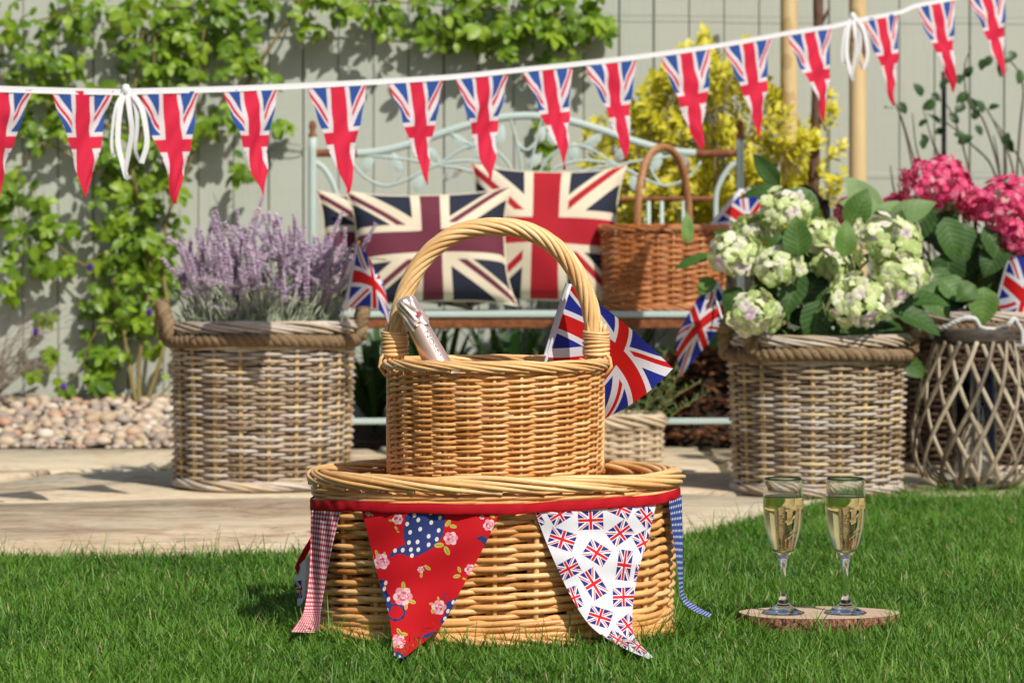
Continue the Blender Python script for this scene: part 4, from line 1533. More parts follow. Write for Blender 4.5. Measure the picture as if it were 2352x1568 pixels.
wht = Cloth([(1226, 1168), (1262, 1262), (1312, 1370), (1360, 1440), (1430, 1486), (1490, 1512)], [(1508, 1154), (1490, 1232), (1466, 1312), (1453, 1400), (1458, 1462), (1500, 1508)], dwh, 96, 60)
wht.build(hb_, WCOT)
it = []


def flagprint(cx_, cy_, w, h, deg):
    a = math.radians(deg)
    ca, sa = math.cos(a), math.sin(a)
    c = z8(cx_, cy_)
    k = 1 / (2.7035 * 1.08844)
    W, Hh = w * k / 2, h * k / 2
    pts = [(c[0] + x * W * ca - y * Hh * sa, c[1] + x * W * sa + y * Hh * ca) for x, y in ((-1, -1), (1, -1), (1, 1), (-1, 1))]
    def uvf(px, py):
        dx, dy = px - c[0], py - c[1]
        return (.5 + (dx * ca + dy * sa) / W / 2 + 1e-4, .5 - (-dx * sa + dy * ca) / Hh / 2)
    it.append((pts, 0, 0, uvf))


for a in ((235, 455, 130, 95, 60), (405, 425, 150, 110, -32), (613, 467, 170, 126, -2), (815, 385, 150, 110, 24), (990, 445, 140, 105, 52), (420, 597, 175, 125, 18), (812, 553, 160, 120, -36),
          (975, 620, 150, 110, 62), (655, 687, 165, 125, 32), (840, 770, 205, 95, 98), (462, 795, 150, 115, -28), (632, 897, 200, 120, 58), (835, 985, 145, 128, -2), (675, 1120, 155, 120, 18),
          (500, 990, 150, 90, 70), (865, 1180, 130, 110, 52), (800, 1275, 150, 80, 32), (940, 1320, 130, 70, 38), (955, 830, 120, 90, 100), (700, 1290, 120, 80, 30)):
    flagprint(*a)
wht.prints(it, [MINI], 7)

# gingham and spotted cottons at the sides
def gingham_col(nt):
    u, v, _ = sep(nt, coord(nt, 'UV'))
    a = ((u * 10.0).fract() < .5) * .5 + ((v * 34.0).fract() < .5) * .5
    return ramp(nt, a, [(0.0, (.76, .72, .74)), (.5, (.56, .16, .20)), (1.0, (.42, .015, .035))])


GING = mat('red_gingham', gingham_col, 0.75, 0.2, translucent=.1)


def dgi(px, py):
    t = np.clip((py - 1170) / 280, 0, 1)
    return float(depth(max(px, 719 - 12 * t), py, .005 + .012 * t)) - .03 * t ** 4 - .002 * math.sin(px * .25) - .0012 * max(0, 719 - px) * t


gi = Cloth([(714, 1164), (713, 1240), (709, 1330), (698, 1400), (684, 1428), (668, 1450)], [(784, 1170), (764, 1250), (748, 1335), (737, 1400), (735, 1425), (728, 1452)], dgi, 40, 20)
gi.build(hb_, GING)


def dots_col(nt):
    u, v, _ = sep(nt, coord(nt, 'UV'))
    a, b = u * 7.0, v * 30.0
    a2 = a + (b.floor() * .5).fract()
    dx, dy = a2.fract() - .5, b.fract() - .5
    return mixc(nt, (dx * dx + dy * dy) < .05, (.035, .07, .27), (.72, .72, .76))


SPOT = mat('blue_spot_cotton', dots_col, 0.75, 0.2, translucent=.1)
dbl = lambda px, py: float(depth(min(px, 1561), py, .006)) - .03 * np.clip((py - 1380) / 40, 0, 1)
bl = Cloth([(1536, 1147), (1545, 1225), (1557, 1310), (1564, 1372), (1590, 1400), (1630, 1417)], [(1566, 1136), (1568, 1225), (1568, 1310), (1573, 1366), (1604, 1393), (1636, 1410)], dbl, 40, 12)
bl.build(hb_, SPOT)
# loose end hanging down behind the left side
P = np.array([[np.array((-.296, 4.06, .202)), np.array((-.296, 4.06, .186))], [at(712, 1236, 4.09), at(712, 1262, 4.09)], [at(698, 1258, 4.09), at(700, 1284, 4.09)], [at(684, 1286, 4.08), at(688, 1308, 4.08)], [at(677, 1302, 4.08), at(683, 1320, 4.08)]])
part('tape_end', MB().grid(P), RED_TAPE, hb_)
dle = lambda px, py: 4.08 + .004 * math.sin(px * .15)
le = Cloth([(688, 1296), (676, 1330), (683, 1362), (682, 1392)], [(722, 1262), (716, 1320), (712, 1352), (690, 1390)], dle, 40, 20)
le.build(hb_, WCOT)
it = []
k_ = 2.7035 * 1.08844
c = (692, 1352)
def uvf(px, py): return (.5 + (px - 692) / 32 + (py - 1352) * .006, .5 - (py - 1352) / 34)
it.append(([(676, 1334), (710, 1330), (712, 1370), (680, 1374)], 0, 0, uvf))
le.prints(it, [MINI], 10)
# ================================================================ champagne bottle
ROSE_FOIL = mat('rose_foil', lambda nt: mixc(nt, noise(nt, 40, 4.0), (.84, .57, .48), (.90, .65, .56)), 0.28, 0.6, metal=.72,
                bump=lambda nt: noise(nt, 55, 3.0, dist=.6), bump_s=.10, bump_d=.004)
FOIL_CAP = mat('crinkled_foil', lambda nt: mixc(nt, noise(nt, 60, 4.0), (.84, .60, .53), (.92, .72, .65)), 0.25, 0.6, metal=.7,
               bump=lambda nt: noise(nt, 60, 2.0, dist=1.0), bump_s=.2, bump_d=.004)
BGLASS = mat('pink_bottle_glass', (.42, .20, .15), 0.08, 0.6, coat=.6)
INK = mat('black_ink', (.012, .01, .01), 0.5)
INK_RED = mat('red_ink', (.30, .01, .03), 0.5)
top_p = at(927, 684, 3.965)
lean = math.radians(27.5)
axis = np.array((-math.sin(lean), .06, math.cos(lean))); axis = nrm(axis)
BL = .296
base_p = top_p - axis * BL
# rotate the base plate so that it clears the basket floor
sdx = nrm(np.cross((0, 1, 0), axis)); sdy = np.cross(axis, sdx)
BM = np.stack((sdx, sdy, axis), 1)          # local x to the right, y away from the viewer, z up the neck
bottle = thing('champagne_bottle', 'bottle with rose gold foil neck leaning in the round basket', 'bottle', base_p)
prof = [(0.001, .004), (.036, .0), (.040, .006), (.0405, .07), (.040, .095), (.036, .118), (.031, .134), (.0255, .150)]
part('glass_body', MB().lathe(prof, base_p, 40, BM), BGLASS, bottle)
neck = [(.0262, .147), (.0222, .165), (.0200, .185), (.0187, .205), (.0176, .222), (.0167, .240), (.0160, .256)]
part('neck_foil', MB().lathe(neck, base_p, 48, BM), ROSE_FOIL, bottle)


def crk(v, a):
    z = v[..., 2]
    k = 1 + .05 * np.sin(7 * a + 50 * z) + .05 * np.sin(4 * a - 120 * z + 1) + .09 * np.abs(np.sin(5.5 * a + 130 * z + np.sin(3 * a))) ** 2 - .05
    k = 1 + (k - 1) * np.clip((z - .240) / .006, 0, 1) * np.clip((.2962 - z) / .004, 0, 1)
    v = v.copy()
    v[..., 0] *= k; v[..., 1] *= k
    v[..., 2] += np.where(z < .2485, .0035 * np.sin(4 * a + 1) + .0015 * np.sin(13 * a), 0)
    return v


cap = [(.0189, .2450), (.0187, .250), (.0180, .258), (.0170, .264), (.0163, .271), (.0166, .279), (.0167, .286), (.0155, .2922), (.0105, .2958), (.0005, .2968)]
cz = np.interp(np.linspace(0, 9, 40), np.arange(10), [p[1] for p in cap]); cr = np.interp(np.linspace(0, 9, 40), np.arange(10), [p[0] for p in cap])
capo = part('foil_cap', MB().lathe(np.c_[cr, cz], base_p, 72, BM, jitter=crk), FOIL_CAP, bottle)


def neck_r(z): return float(np.interp(z, [p[1] for p in neck], [p[0] for p in neck]))


def on_neck(z, ang, lift=.0004):
    """a point of the neck surface; ang 0 faces the viewer, positive to the right"""
    r = (neck_r(z) if z < .24 else .0185) + lift
    return base_p + BM @ np.array((r * math.sin(ang), -r * math.cos(ang), z))


tc = bpy.data.curves.new('lettering', 'FONT')
tc.body = 'NOSN'
tc.size = 1.0
tc.resolution_u = 3
to = bpy.data.objects.new('lettering', tc)
COL.objects.link(to)
bpy.context.view_layer.update()
tme = bpy.data.meshes.new_from_object(to.evaluated_get(bpy.context.evaluated_depsgraph_get()))
bpy.data.objects.remove(to)
import bmesh as _bm
b_ = _bm.new(); b_.from_mesh(tme)
_bm.ops.triangulate(b_, faces=b_.faces[:])
_bm.ops.subdivide_edges(b_, edges=[e for e in b_.edges if e.calc_length() > .2], cuts=2)
_bm.ops.triangulate(b_, faces=b_.faces[:])
V = []
for v in b_.verts:
    z = .2350 - v.co.x * .0158          # letters run down the neck
    arc = (v.co.y - .35) * .0088
    V.append(on_neck(z, arc / neck_r(z) + .48))
b_.verts.index_update()
T_ = [[v.index for v in f.verts] for f in b_.faces]
part('lettering', MB().add(V, None, T_), INK, bottle, smooth=False)
b_.free()
sm = MB()
for k in range(4):
    a = k * PI / 4
    p = []
    for (u, w) in ((-.0045, -.0009), (.0045, -.0009), (.0045, .0009), (-.0045, .0009)):
        x, y = u * math.cos(a) - w * math.sin(a), u * math.sin(a) + w * math.cos(a)
        p.append(on_neck(.262 + y, .55 + x / .0185, .0012))
    sm.add(p, [(0, 1, 2, 3)])
part('red_mark', sm, INK_RED, capo, smooth=False)

# ================================================================ log slice and two flutes
WOODTOP = mat('sawn_wood', lambda nt: ramp(nt, noise(nt, 14, 5.0, stretch=(1, 4, 1), dist=1.0), [(.3, (.44, .30, .20)), (.7, (.60, .46, .34))]), 0.75, 0.2)


def bark_col(nt):
    p = coord(nt, 'Object')
    n = noise(nt, 85, 6.0, .7, vec=p, stretch=(1, 1, .6), dist=2.0)
    return ramp(nt, n, [(.38, (.015, .008, .006)), (.46, (.15, .06, .04)), (.56, (.40, .19, .12)), (.8, (.50, .30, .21))])


TREEBARK = mat('tree_bark', bark_col, 0.9, 0.15, bump=lambda nt: noise(nt, 55, 6.0, .7, dist=1.5), bump_s=1.0, bump_d=.008)
SCN = np.array((at(1880, 0, 4.04)[0], 4.04, 0.0))
slab = thing('log_slice', 'oval slice of bark-edged log lying on the grass under the glasses', 'log slice', SCN)
n = 96
a = np.arange(n) * 2 * PI / n
rx = .1265 * (1 + .02 * np.sin(3 * a + 1) + .012 * np.sin(7 * a)); ry = .078 * (1 + .03 * np.sin(2 * a + .5) + .015 * np.sin(5 * a))
zt = .0225
ring = lambda k, z: np.c_[rx * k * np.cos(a), ry * k * np.sin(a), np.full(n, z)]
R = np.random.default_rng(3)
mb = MB()
rings = [ring(.985, -.003), ring(1.0 + 0, .004), ring(1.004, .012), ring(1.0, .017), ring(.985, zt)]
for i in (1, 2, 3): rings[i][:, :2] *= (1 + R.normal(0, .008, n))[:, None]
Pp = np.concatenate(rings) + SCN
e = np.arange(n); e2 = (e + 1) % n
q = np.concatenate([np.stack((i * n + e, i * n + e2, (i + 1) * n + e2, (i + 1) * n + e), -1) for i in range(4)])
part('bark', mb.add(Pp, q), TREEBARK, slab)
mb = MB()
v = np.concatenate((ring(.985, zt), ring(.6, zt + .0004), [[0, 0, zt + .0004]])) + SCN
mb.add(v, np.stack((e, e2, n + e2, n + e), -1), np.stack((n + e, n + e2, np.full(n, 2 * n)), -1))
part('sawn_face', mb, WOODTOP, slab, smooth=False)

GLASS = bpy.data.materials.new('clear_glass')
GLASS.use_nodes = True
_b = GLASS.node_tree.nodes['Principled BSDF']
_b.inputs['Base Color'].default_value = (.97, .985, .98, 1)
_b.inputs['Roughness'].default_value = 0.0
_b.inputs['IOR'].default_value = 1.48
_b.inputs['Transmission Weight'].default_value = 1.0
WINE = bpy.data.materials.new('champagne')
WINE.use_nodes = True
_b = WINE.node_tree.nodes['Principled BSDF']
_b.inputs['Base Color'].default_value = (.97, .85, .50, 1)
_b.inputs['Roughness'].default_value = 0.0
_b.inputs['IOR'].default_value = 1.34
_b.inputs['Transmission Weight'].default_value = 1.0


def smooth_prof(p, n):
    p = np.asarray(p, float)
    return spline(np.c_[p, np.zeros(len(p))], n)[:, :2]


def flute(label, px):
    c = at(px, 0, 4.03); c[2] = zt + .0006
    t = thing('champagne_flute', label, 'glass', c, 'champagne flutes on the log slice')
    outer = smooth_prof([(.0335, .0008), (.0335, .0018), (.026, .0045), (.012, .0135), (.0068, .022), (.0045, .034), (.0040, .050), (.0048, .068), (.0062, .080), (.0105, .092), (.0175, .101), (.0232, .114),
                         (.0288, .136), (.0318, .160), (.0325, .176), (.0315, .198), (.0298, .2175)], 90)
    inner = smooth_prof([(.0292, .2177), (.0308, .198), (.0317, .176), (.0310, .160), (.0279, .137), (.0218, .116), (.0150, .1055), (.0070, .1015), (.0003, .101)], 60)
    bot = np.array([(.0003, .0022), (.018, .0018), (.032, .0)])
    prof_ = np.concatenate((bot, outer, inner)) * .965
    part('glass', MB().lathe(prof_, c, 64), GLASS, t)
    lz = .188
    iz = inner[::-1]
    lp_ = [(r + .00025, z - .0002) for r, z in iz if z < lz]
    lp_ = lp_ + [(np.interp(lz, iz[:, 1], iz[:, 0]) + .00025, lz + .0006), (np.interp(lz, iz[:, 1], iz[:, 0]) - .0012, lz), (.0003, lz)]
    part('champagne', MB().lathe(np.array(lp_) * .965, c, 64), WINE, t)
    return t


flute('champagne flute on the log slice, the nearer to the hamper', 1799)
flute('champagne flute on the log slice, the farther from the hamper', 1942)

# ================================================================ lattice lantern
LATH = rod_mat('split_willow', [(0.0, (.06, .045, .03)), (.35, (.18, .14, .095)), (.7, (.40, .335, .235)), (1.0, (.56, .49, .365))], 0.5, 50, 0.4)
DARKWOOD = mat('dark_stained_wood', lambda nt: ramp(nt, noise(nt, 30, 5.0, stretch=(1, 1, 5)), [(.3, (.025, .02, .016)), (.7, (.09, .07, .055))]), 0.65, 0.3)
CORD = rod_mat('grey_white_cord', [(0.0, (.34, .36, .22)), (1.0, (.72, .73, .78))], 0.85, 200, 0.15)
LNC = np.array((at(2238, 0, 6.62)[0], 6.62, 0.0))
lan = thing('wicker_lantern', 'wicker lattice lantern with dark ring top standing at the edge of the lawn', 'lantern', LNC)
pz = [0.008, .022, .05, .09, .13, .18, .24, .30, .35, .38]
pr = [.088, .118, .143, .154, .157, .152, .140, .123, .107, .099]
zz = np.linspace(.008, .38, 40)
rr = np.interp(zz, pz, pr)
for dirn in (1, -1):
    for k in range(15):
        a0 = k * 2 * PI / 15 + (0 if dirn > 0 else .1)
        a = a0 + dirn * 1.25 * (zz / .38) ** 1.0
        r = rr + (.004 if dirn > 0 else -.001)
        p = np.c_[r * np.cos(a), r * np.sin(a), zz] + LNC
        nn = np.c_[np.cos(a), np.sin(a), 0 * a]
        part('lath', MB().tube(p, .0060, 6, nn, tone=np.clip(RN.uniform(.1, .95) + .15 * np.sin(zz * 30 + k), 0, 1), squash=.5), LATH, lan)
mb = MB().lathe([(.094, .374), (.103, .374), (.105, .379), (.105, .406), (.103, .41), (.094, .41), (.092, .406), (.092, .379), (.094, .374)], LNC, 48)
tr_ = part('top_ring', mb, DARKWOOD, lan)
part('base_ring', MB().lathe([(.001, .004), (.092, .004), (.095, .010), (.092, .018), (.001, .018)], LNC, 40), DARKWOOD, lan)
part('glass_chimney', MB().lathe([(.055, .02), (.055, .30), (.0535, .30), (.0535, .02)], LNC, 40), GLASS, lan)
t = np.linspace(0, 1, 70)
hp = spline([LNC + np.array(q) for q in ((-.109, -.01, .388), (-.112, -.02, .40), (-.085, -.06, .415), (-.045, -.075, .436), (-.012, -.07, .436), (.006, -.055, .414), (.05, .0, .408), (.075, -.04, .418), (.092, -.04, .436), (.103, -.03, .425), (.118, -.02, .40), (.118, -.02, .372), (.107, -.01, .366))], 110)
mb = MB()
rope(mb, hp, .0036, .0036, 3, 18, (0, 1, 0), tone=(.2, 1))
part('cord_handle', mb, CORD, lan)

# ================================================================ stakes by the fence
POST = mat('peeled_pole', lambda nt: mixc(nt, (noise(nt, 9, 3.0) > .63) * .35, ramp(nt, noise(nt, 22, 5.0, stretch=(1, 1, .15)), [(.25, (.54, .38, .18)), (.75, (.70, .54, .29))]), (.25, .13, .05)), 0.7, 0.3)
STEMB = mat('brown_bark_stem', lambda nt: ramp(nt, noise(nt, 40, 5.0, stretch=(1, 1, .4)), [(.3, (.075, .04, .025)), (.7, (.19, .11, .075))]), 0.85, 0.2,
            bump=lambda nt: noise(nt, 60, 4.0), bump_s=.6, bump_d=.004)
BLACKRUB = mat('black_rubber', (.012, .012, .014), 0.5)


def pole(name, label, cat, px, Y, r, m, ztop=1.75, taper=1.0, wob=.0, group=None, lean=0.0):
    c = at(px, 0, Y); c[2] = 0.0
    z = np.linspace(-.02, ztop, 30)
    x = c[0] + wob * np.sin(z * 6) + lean * (z - .9)
    mb = MB().tube(np.c_[x, np.full(30, Y), z], r * np.linspace(1, taper, 30), 18, (0, 1, 0), tone=.5)
    o = part(name, mb, m)
    return tag(o, label, cat, group)


pole('wooden_stake', 'peeled round stake rising behind the yellow shrub', 'stake', 1812, 8.62, .0285, POST, group='tree stakes by the fence')
pole('wooden_stake', 'peeled round stake the bunting is tied to', 'stake', 1970, 7.86, .0268, POST, group='tree stakes by the fence')
tree = thing('young_tree', 'thin brown tree stem between the two wooden stakes', 'tree', (at(1874, 0, 8.55)[0], 8.55, 0))
z = np.linspace(-.02, 1.9, 40)
part('trunk', MB().tube(np.c_[at(1874, 0, 8.55)[0] + .008 * np.sin(z * 5 + 1), np.full(40, 8.55), z], .017 * np.linspace(1.15, .9, 40) * (1 + .06 * np.sin(z * 23)), 14, (0, 1, 0)), STEMB, tree)
for (px0, py0, px1, py1, r) in ((1880, 60, 1905, 20, .008), (1870, 230, 1896, 300, .006)):
    part('branch', MB().tube([at(px0, py0, 8.55), at((px0 + px1) / 2, (py0 + py1) / 2 + 3, 8.54), at(px1, py1, 8.52)], [r, r * .8, r * .5], 8, (0, 1, 0)), STEMB, tree)
mb = MB()
rb = [at(1838, 430, 8.58), at(1858, 438, 8.5), at(1885, 462, 8.48), at(1902, 478, 8.47), at(1908, 495, 8.47)]
P = np.stack([spline(rb, 24) + np.array((0, 0, dz)) for dz in (.018, 0, -.018)], 1)
mb.grid(P)
mb.box(at(1893, 470, 8.46), (.03, .02, .035), bev=.004)
mb.tube([at(1893, 470, 8.46), at(1905, 520, 8.46), at(1925, 600, 8.47), at(1935, 700, 8.47)], .012, 8, (0, 1, 0))
part('tree_tie', mb, BLACKRUB, tree)
o = pole('plant_support', 'thin dark metal rod standing among the rose stems', 'rod', 2168, 8.6, .0085, BLACKRUB, .55 + (629 - 165) * 8.6 / F)
# looped wire hook on the fence left of the bench
WIRE = mat('galvanised_wire', (.30, .32, .31), 0.4, 0.5, metal=.8)
mb = MB()
mb.tube(spline([at(x, y, 8.985) for x, y in ((596, 352), (625, 342), (640, 332), (668, 331), (688, 334), (700, 338), (694, 346), (672, 350), (650, 349), (625, 346))], 40), .0018, 6, (0, 1, 0))
for (y0, y1, lb) in ((36, 42, 'taut training wire along the top of the fence above the bunting'), (398, 394, 'taut training wire along the fence behind the rose stems')):
    tag(part('fence_wire', MB().tube([at(1400, y0, 8.985), at(1900, (y0 + y1) / 2 + 2, 8.985), at(2500, y1, 8.985)], .0008, 6, (0, 1, 0)), WIRE), lb, 'wire', 'training wires on the fence')
tag(part('fence_wire', mb, WIRE), 'thin looped training wire fixed to the fence beside the bench', 'wire')
# ================================================================ foliage helpers
def leaf_geo(L, W, n=6, fold=.25, curl=.5, tip=.75, wavy=0.0, ph=0.0):
    """a leaf lying along +Y from the origin, normal +Z: grid (n, 3)"""
    t = np.linspace(0, 1, n)
    w = t ** .62 * (1 - t) ** (.95 if tip < .75 else .8)
    w = W / 2 * w / w.max()
    w[0] = W * .04
    ang = -curl * t
    y = np.concatenate(([0], np.cumsum(np.cos((ang[1:] + ang[:-1]) / 2) * L / (n - 1))))
    z = np.concatenate(([0], np.cumsum(np.sin((ang[1:] + ang[:-1]) / 2) * L / (n - 1))))
    P = np.zeros((n, 3, 3))
    for j, s in enumerate((-1, 0, 1)):
        P[:, j, 0] = s * w
        P[:, j, 1] = y
        P[:, j, 2] = z + abs(s) * w * fold + wavy * np.sin(t * 9 + s + ph)
    return P


def xf(P, pos, side, d, n, s=1.0):
    return (P[..., :1] * side + P[..., 1:2] * d + P[..., 2:3] * n) * s + pos


def leaf_mat(name, stops, rough=.42, tl=.35, tcol=(1.0, 1.0, .45), vein=True):
    def col(nt):
        t = tone_(nt) * .6 + orand(nt) * .3 + noise(nt, 30, 3.0) * .3 - .1
        return ramp(nt, t, stops)
    return mat(name, col, rough, .4, translucent=tl, trans_col=tcol)


VINE_LEAF = leaf_mat('vine_leaf', [(0, (.05, .12, .008)), (.35, (.14, .26, .018)), (.7, (.27, .41, .028)), (1, (.38, .50, .06))])
STEM_G = mat('green_brown_stem', lambda nt: ramp(nt, noise(nt, 14, 4.0), [(.3, (.16, .11, .045)), (.7, (.25, .22, .07))]), 0.75, 0.2)
STEM_GREEN = mat('green_stem', (.10, .17, .03), 0.6, 0.3)

# ================================================================ climbing vine on the fence
vine = thing('climbing_vine', 'bright green climbing vine spreading over the fence at the bench end', 'vine', gnd(320, 1005) * 0 + np.array((at(318, 0, 8.8)[0], 8.8, .1)))


def stem_path(pts, r0, r1, name='stem', parent=vine, m=None, n=40):
    p = spline([at(*q) for q in pts], n)
    return part(name, MB().tube(p, np.linspace(r0, r1, n), 8, (0, 1, 0)), m or STEM_G, parent)


vs = [
    [(318, 945, 8.80), (300, 860, 8.84), (285, 760, 8.88), (260, 640, 8.9), (268, 520, 8.9), (285, 420, 8.9), (330, 300, 8.9), (352, 170, 8.9), (355, 40, 8.9), (360, -40, 8.9)],
    [(322, 945, 8.80), (318, 850, 8.84), (330, 760, 8.86), (345, 640, 8.9), (330, 520, 8.92), (312, 430, 8.9), (295, 330, 8.9), (310, 200, 8.9), (330, 60, 8.92)],
    [(330, 945, 8.80), (352, 880, 8.82), (378, 790, 8.84), (385, 700, 8.86), (372, 600, 8.9), (390, 480, 8.9), (440, 360, 8.92), (450, 220, 8.9), (470, 60, 8.9)],
    [(335, 940, 8.80), (360, 915, 8.82), (395, 880, 8.84), (420, 840, 8.86)],
    [(300, 330, 8.9), (220, 270, 8.9), (120, 240, 8.92), (30, 190, 8.92), (-60, 150, 8.92)],
    [(285, 430, 8.9), (200, 380, 8.92), (90, 330, 8.92), (40, 420, 8.92), (60, 560, 8.92), (95, 650, 8.92)],
    [(560, 205, 8.92), (600, 140, 8.9), (640, 80, 8.9), (680, 20, 8.9), (700, -30, 8.9)],
    [(360, 20, 8.9), (520, 5, 8.9), (700, 0, 8.9), (900, 5, 8.9), (1100, 20, 8.9), (1300, 35, 8.9), (1390, 55, 8.9)],
    [(240, 640, 8.9), (180, 600, 8.92), (130, 560, 8.93)],
    [(285, 760, 8.88), (240, 740, 8.9), (200, 800, 8.9), (190, 850, 8.9)],
    [(200, 20, 8.92), (120, 40, 8.92), (20, 60, 8.92), (-60, 40, 8.92)],
]
for i, s in enumerate(vs):
    thick = .0085 if i < 3 else (.008 if i == 6 else .0042)
    stem_path(s, thick, thick * .45)
mb = MB()
R = np.random.default_rng(77)
for k in range(16):   # dry root clump
    a = R.uniform(-1.3, 1.3)
    b = at(322, 950, 8.80)
    mb.tube([b, b + np.array((.03 * a, -.02, .02)), b + np.array((.08 * a, -.03 * R.random(), -.035))], [.006, .004, .002], 6, (0, 1, 0))
part('root', mb, STEM_G, vine)


def compound(seed, nl):
    R = np.random.default_rng(seed)
    mb = MB()
    angs = np.linspace(-1.25, 1.25, nl) if nl > 1 else [0]
    for k, a in enumerate(angs):
        L = .078 * R.uniform(.75, 1.05) * (1 - .12 * abs(a))
        P = leaf_geo(L, L * R.uniform(.50, .62), 7, R.uniform(.1, .32), R.uniform(.3, 1.0), .8, .0015, R.uniform(0, 6))
        d = np.array((math.sin(a), math.cos(a), R.uniform(-.35, .1)))
        sd, d, n = basis(d, (R.normal(0, .25), R.normal(0, .2), 1))
        P = xf(P, d * .010, sd, d, n)
        mb.grid(P, tone=R.uniform(.15, .95))
        mb.tube([(0, 0, 0), d * .012], .001, 4, (0, 0, 1), tone=.8)
    mb.tube([(0, 0, 0), (0, -.025, -.008), (0, -.045, -.025)], .0013, 4, (1, 0, 0), tone=.8)
    return mb


CM = [compound(300 + i, 3 + i % 3) for i in range(9)]
CME = [m.mesh('leaf', VINE_LEAF) for m in CM]
clumps = [  # px, py, radius px, compound leaves
    (55, 55, 80, 9), (190, 35, 90, 10), (300, 80, 70, 10), (400, 50, 90, 16), (500, 90, 80, 15), (550, 150, 45, 6), (430, 150, 70, 11), (345, 160, 60, 8), (480, 10, 90, 10),
    (30, 170, 45, 4), (150, 150, 70, 7), (85, 205, 35, 3), (200, 230, 70, 8), (60, 290, 55, 6), (140, 290, 55, 6), (240, 330, 60, 8), (330, 300, 60, 9), (300, 395, 50, 6), (420, 300, 55, 6), (500, 300, 70, 7), (560, 380, 40, 3),
    (30, 400, 50, 5), (60, 480, 60, 8), (40, 560, 45, 4), (110, 520, 35, 3), (90, 610, 40, 4), (250, 430, 50, 6), (270, 490, 50, 7), (300, 560, 55, 9), (250, 600, 60, 8), (330, 620, 60, 9), (230, 680, 55, 7), (300, 700, 55, 9),
    (370, 560, 50, 6), (370, 660, 45, 6), (280, 770, 60, 7), (340, 750, 50, 5), (220, 790, 45, 4), (240, 850, 45, 4), (130, 570, 40, 3), (150, 620, 30, 2), (120, 720, 26, 2), (40, 660, 30, 2), (380, 420, 50, 5), (350, 480, 40, 4),
    (110, 840, 40, 2), (210, 900, 40, 3), (420, 900, 30, 2), (400, 770, 30, 2), (640, 280, 16, 2), (600, 190, 30, 3),
    (620, 10, 50, 5), (720, 0, 50, 5), (820, 5, 50, 5), (900, 25, 50, 7), (980, 25, 60, 10), (1060, 40, 55, 12), (1130, 40, 65, 13), (1210, 50, 65, 14), (1280, 40, 60, 12), (1290, 95, 45, 8), (1350, 40, 40, 5), (1390, 45, 22, 3), (1150, 95, 45, 5), (1040, 85, 40, 4),
    (700, 30, 40, 2), (-60, 100, 80, 8), (-70, 300, 80, 7), (1200, -50, 150, 8), (400, -60, 200, 8), (800, -60, 150, 5), (1240, 305, 26, 3), (1255, 395, 26, 3)]
rest = MB()
made = 0
R = np.random.default_rng(123)
todo = []
for (px, py, r, n) in clumps:
    for k in range(int(n * 1.4 + .5)):
        q = R.normal(0, .6, 2)
        todo.append((px + q[0] * r, py + q[1] * r * .9, R.uniform(8.84, 8.965)))
vis = [p for p in todo if -20 < p[0] < 2400 and p[1] > -20]
pick = set(R.choice(len(vis), min(300, len(vis)), replace=False).tolist())
pickset = {vis[i] for i in pick}
for p in todo:
    pos = at(*p)
    n = np.array((R.normal(.1, .45), -.85 + R.normal(0, .2), .55 + R.normal(0, .3)))
    d = np.array((R.normal(0, .8), -.35 + R.normal(0, .3), -.55 + R.normal(0, .5)))
    sd, d, n = basis(d, n)
    s = R.uniform(.5, .92)
    i = int(R.integers(9))
    if p in pickset:
        inst('leaf', CME[i], vine, m4(pos, sd, d, n, s))
    else:
        V = np.concatenate(CM[i].v)
        rest.add(xf(V, pos, sd, d, n, s), np.concatenate(CM[i].q), np.concatenate(CM[i].t), np.clip(np.concatenate(CM[i].tone) + R.normal(0, .1), 0, 1))
# small shadowed leaves deep in the vine
for (px, py, r, n) in clumps:
    for k in range(int(n * .5)):
        q = R.normal(0, .5, 2)
        P = leaf_geo(.05 * R.uniform(.7, 1.2), .026, 5, .2, .5)
        sd, d, n_ = basis((R.normal(), -.3, R.normal() - .3), (R.normal(0, .5), -.8, .6))
        rest.grid(xf(P, at(px + q[0] * r, py + q[1] * r, R.uniform(8.93, 8.98)), sd, d, n_), tone=R.uniform(0, .5))
part('foliage', rest, VINE_LEAF, vine, kind='stuff')

# purple clematis flowers with their own thin stems
PURP = mat('clematis_petal', lambda nt: mixc(nt, tone_(nt), (.085, .022, .22), (.16, .055, .36)), 0.6, 0.3, translucent=.25)
for i, (px, py, lb) in enumerate(((146, 878, 'purple clematis flower low down just above the pebbles'), (82, 752, 'purple clematis flower beside bare twigs at the picture edge'),
                                  (343, 708, 'purple clematis flower close to the lavender planter'), (207, 604, 'dark purple clematis flower half hidden among vine leaves'))):
    c = at(px, py, 8.70)
    t = thing('clematis_flower', lb, 'flower', c, 'purple clematis flowers')
    for k in range(5):
        a = k * 1.256 + i
        P = leaf_geo(.032, .017, 5, .3, 1.2, .7)
        sd, d, n = basis((math.cos(a) * .6, -.35 + .3 * math.sin(a), -.75), (math.cos(a), -.6, .3))
        part('petal', MB().grid(xf(P, c, sd, d, n), tone=R.random()), PURP, t)
    part('stem', MB().tube(spline([c, c + np.array((.02, .05, .03)), c + np.array((.05, .16, .02))], 12), .0015, 6, (0, 1, 0)), STEM_G, t)

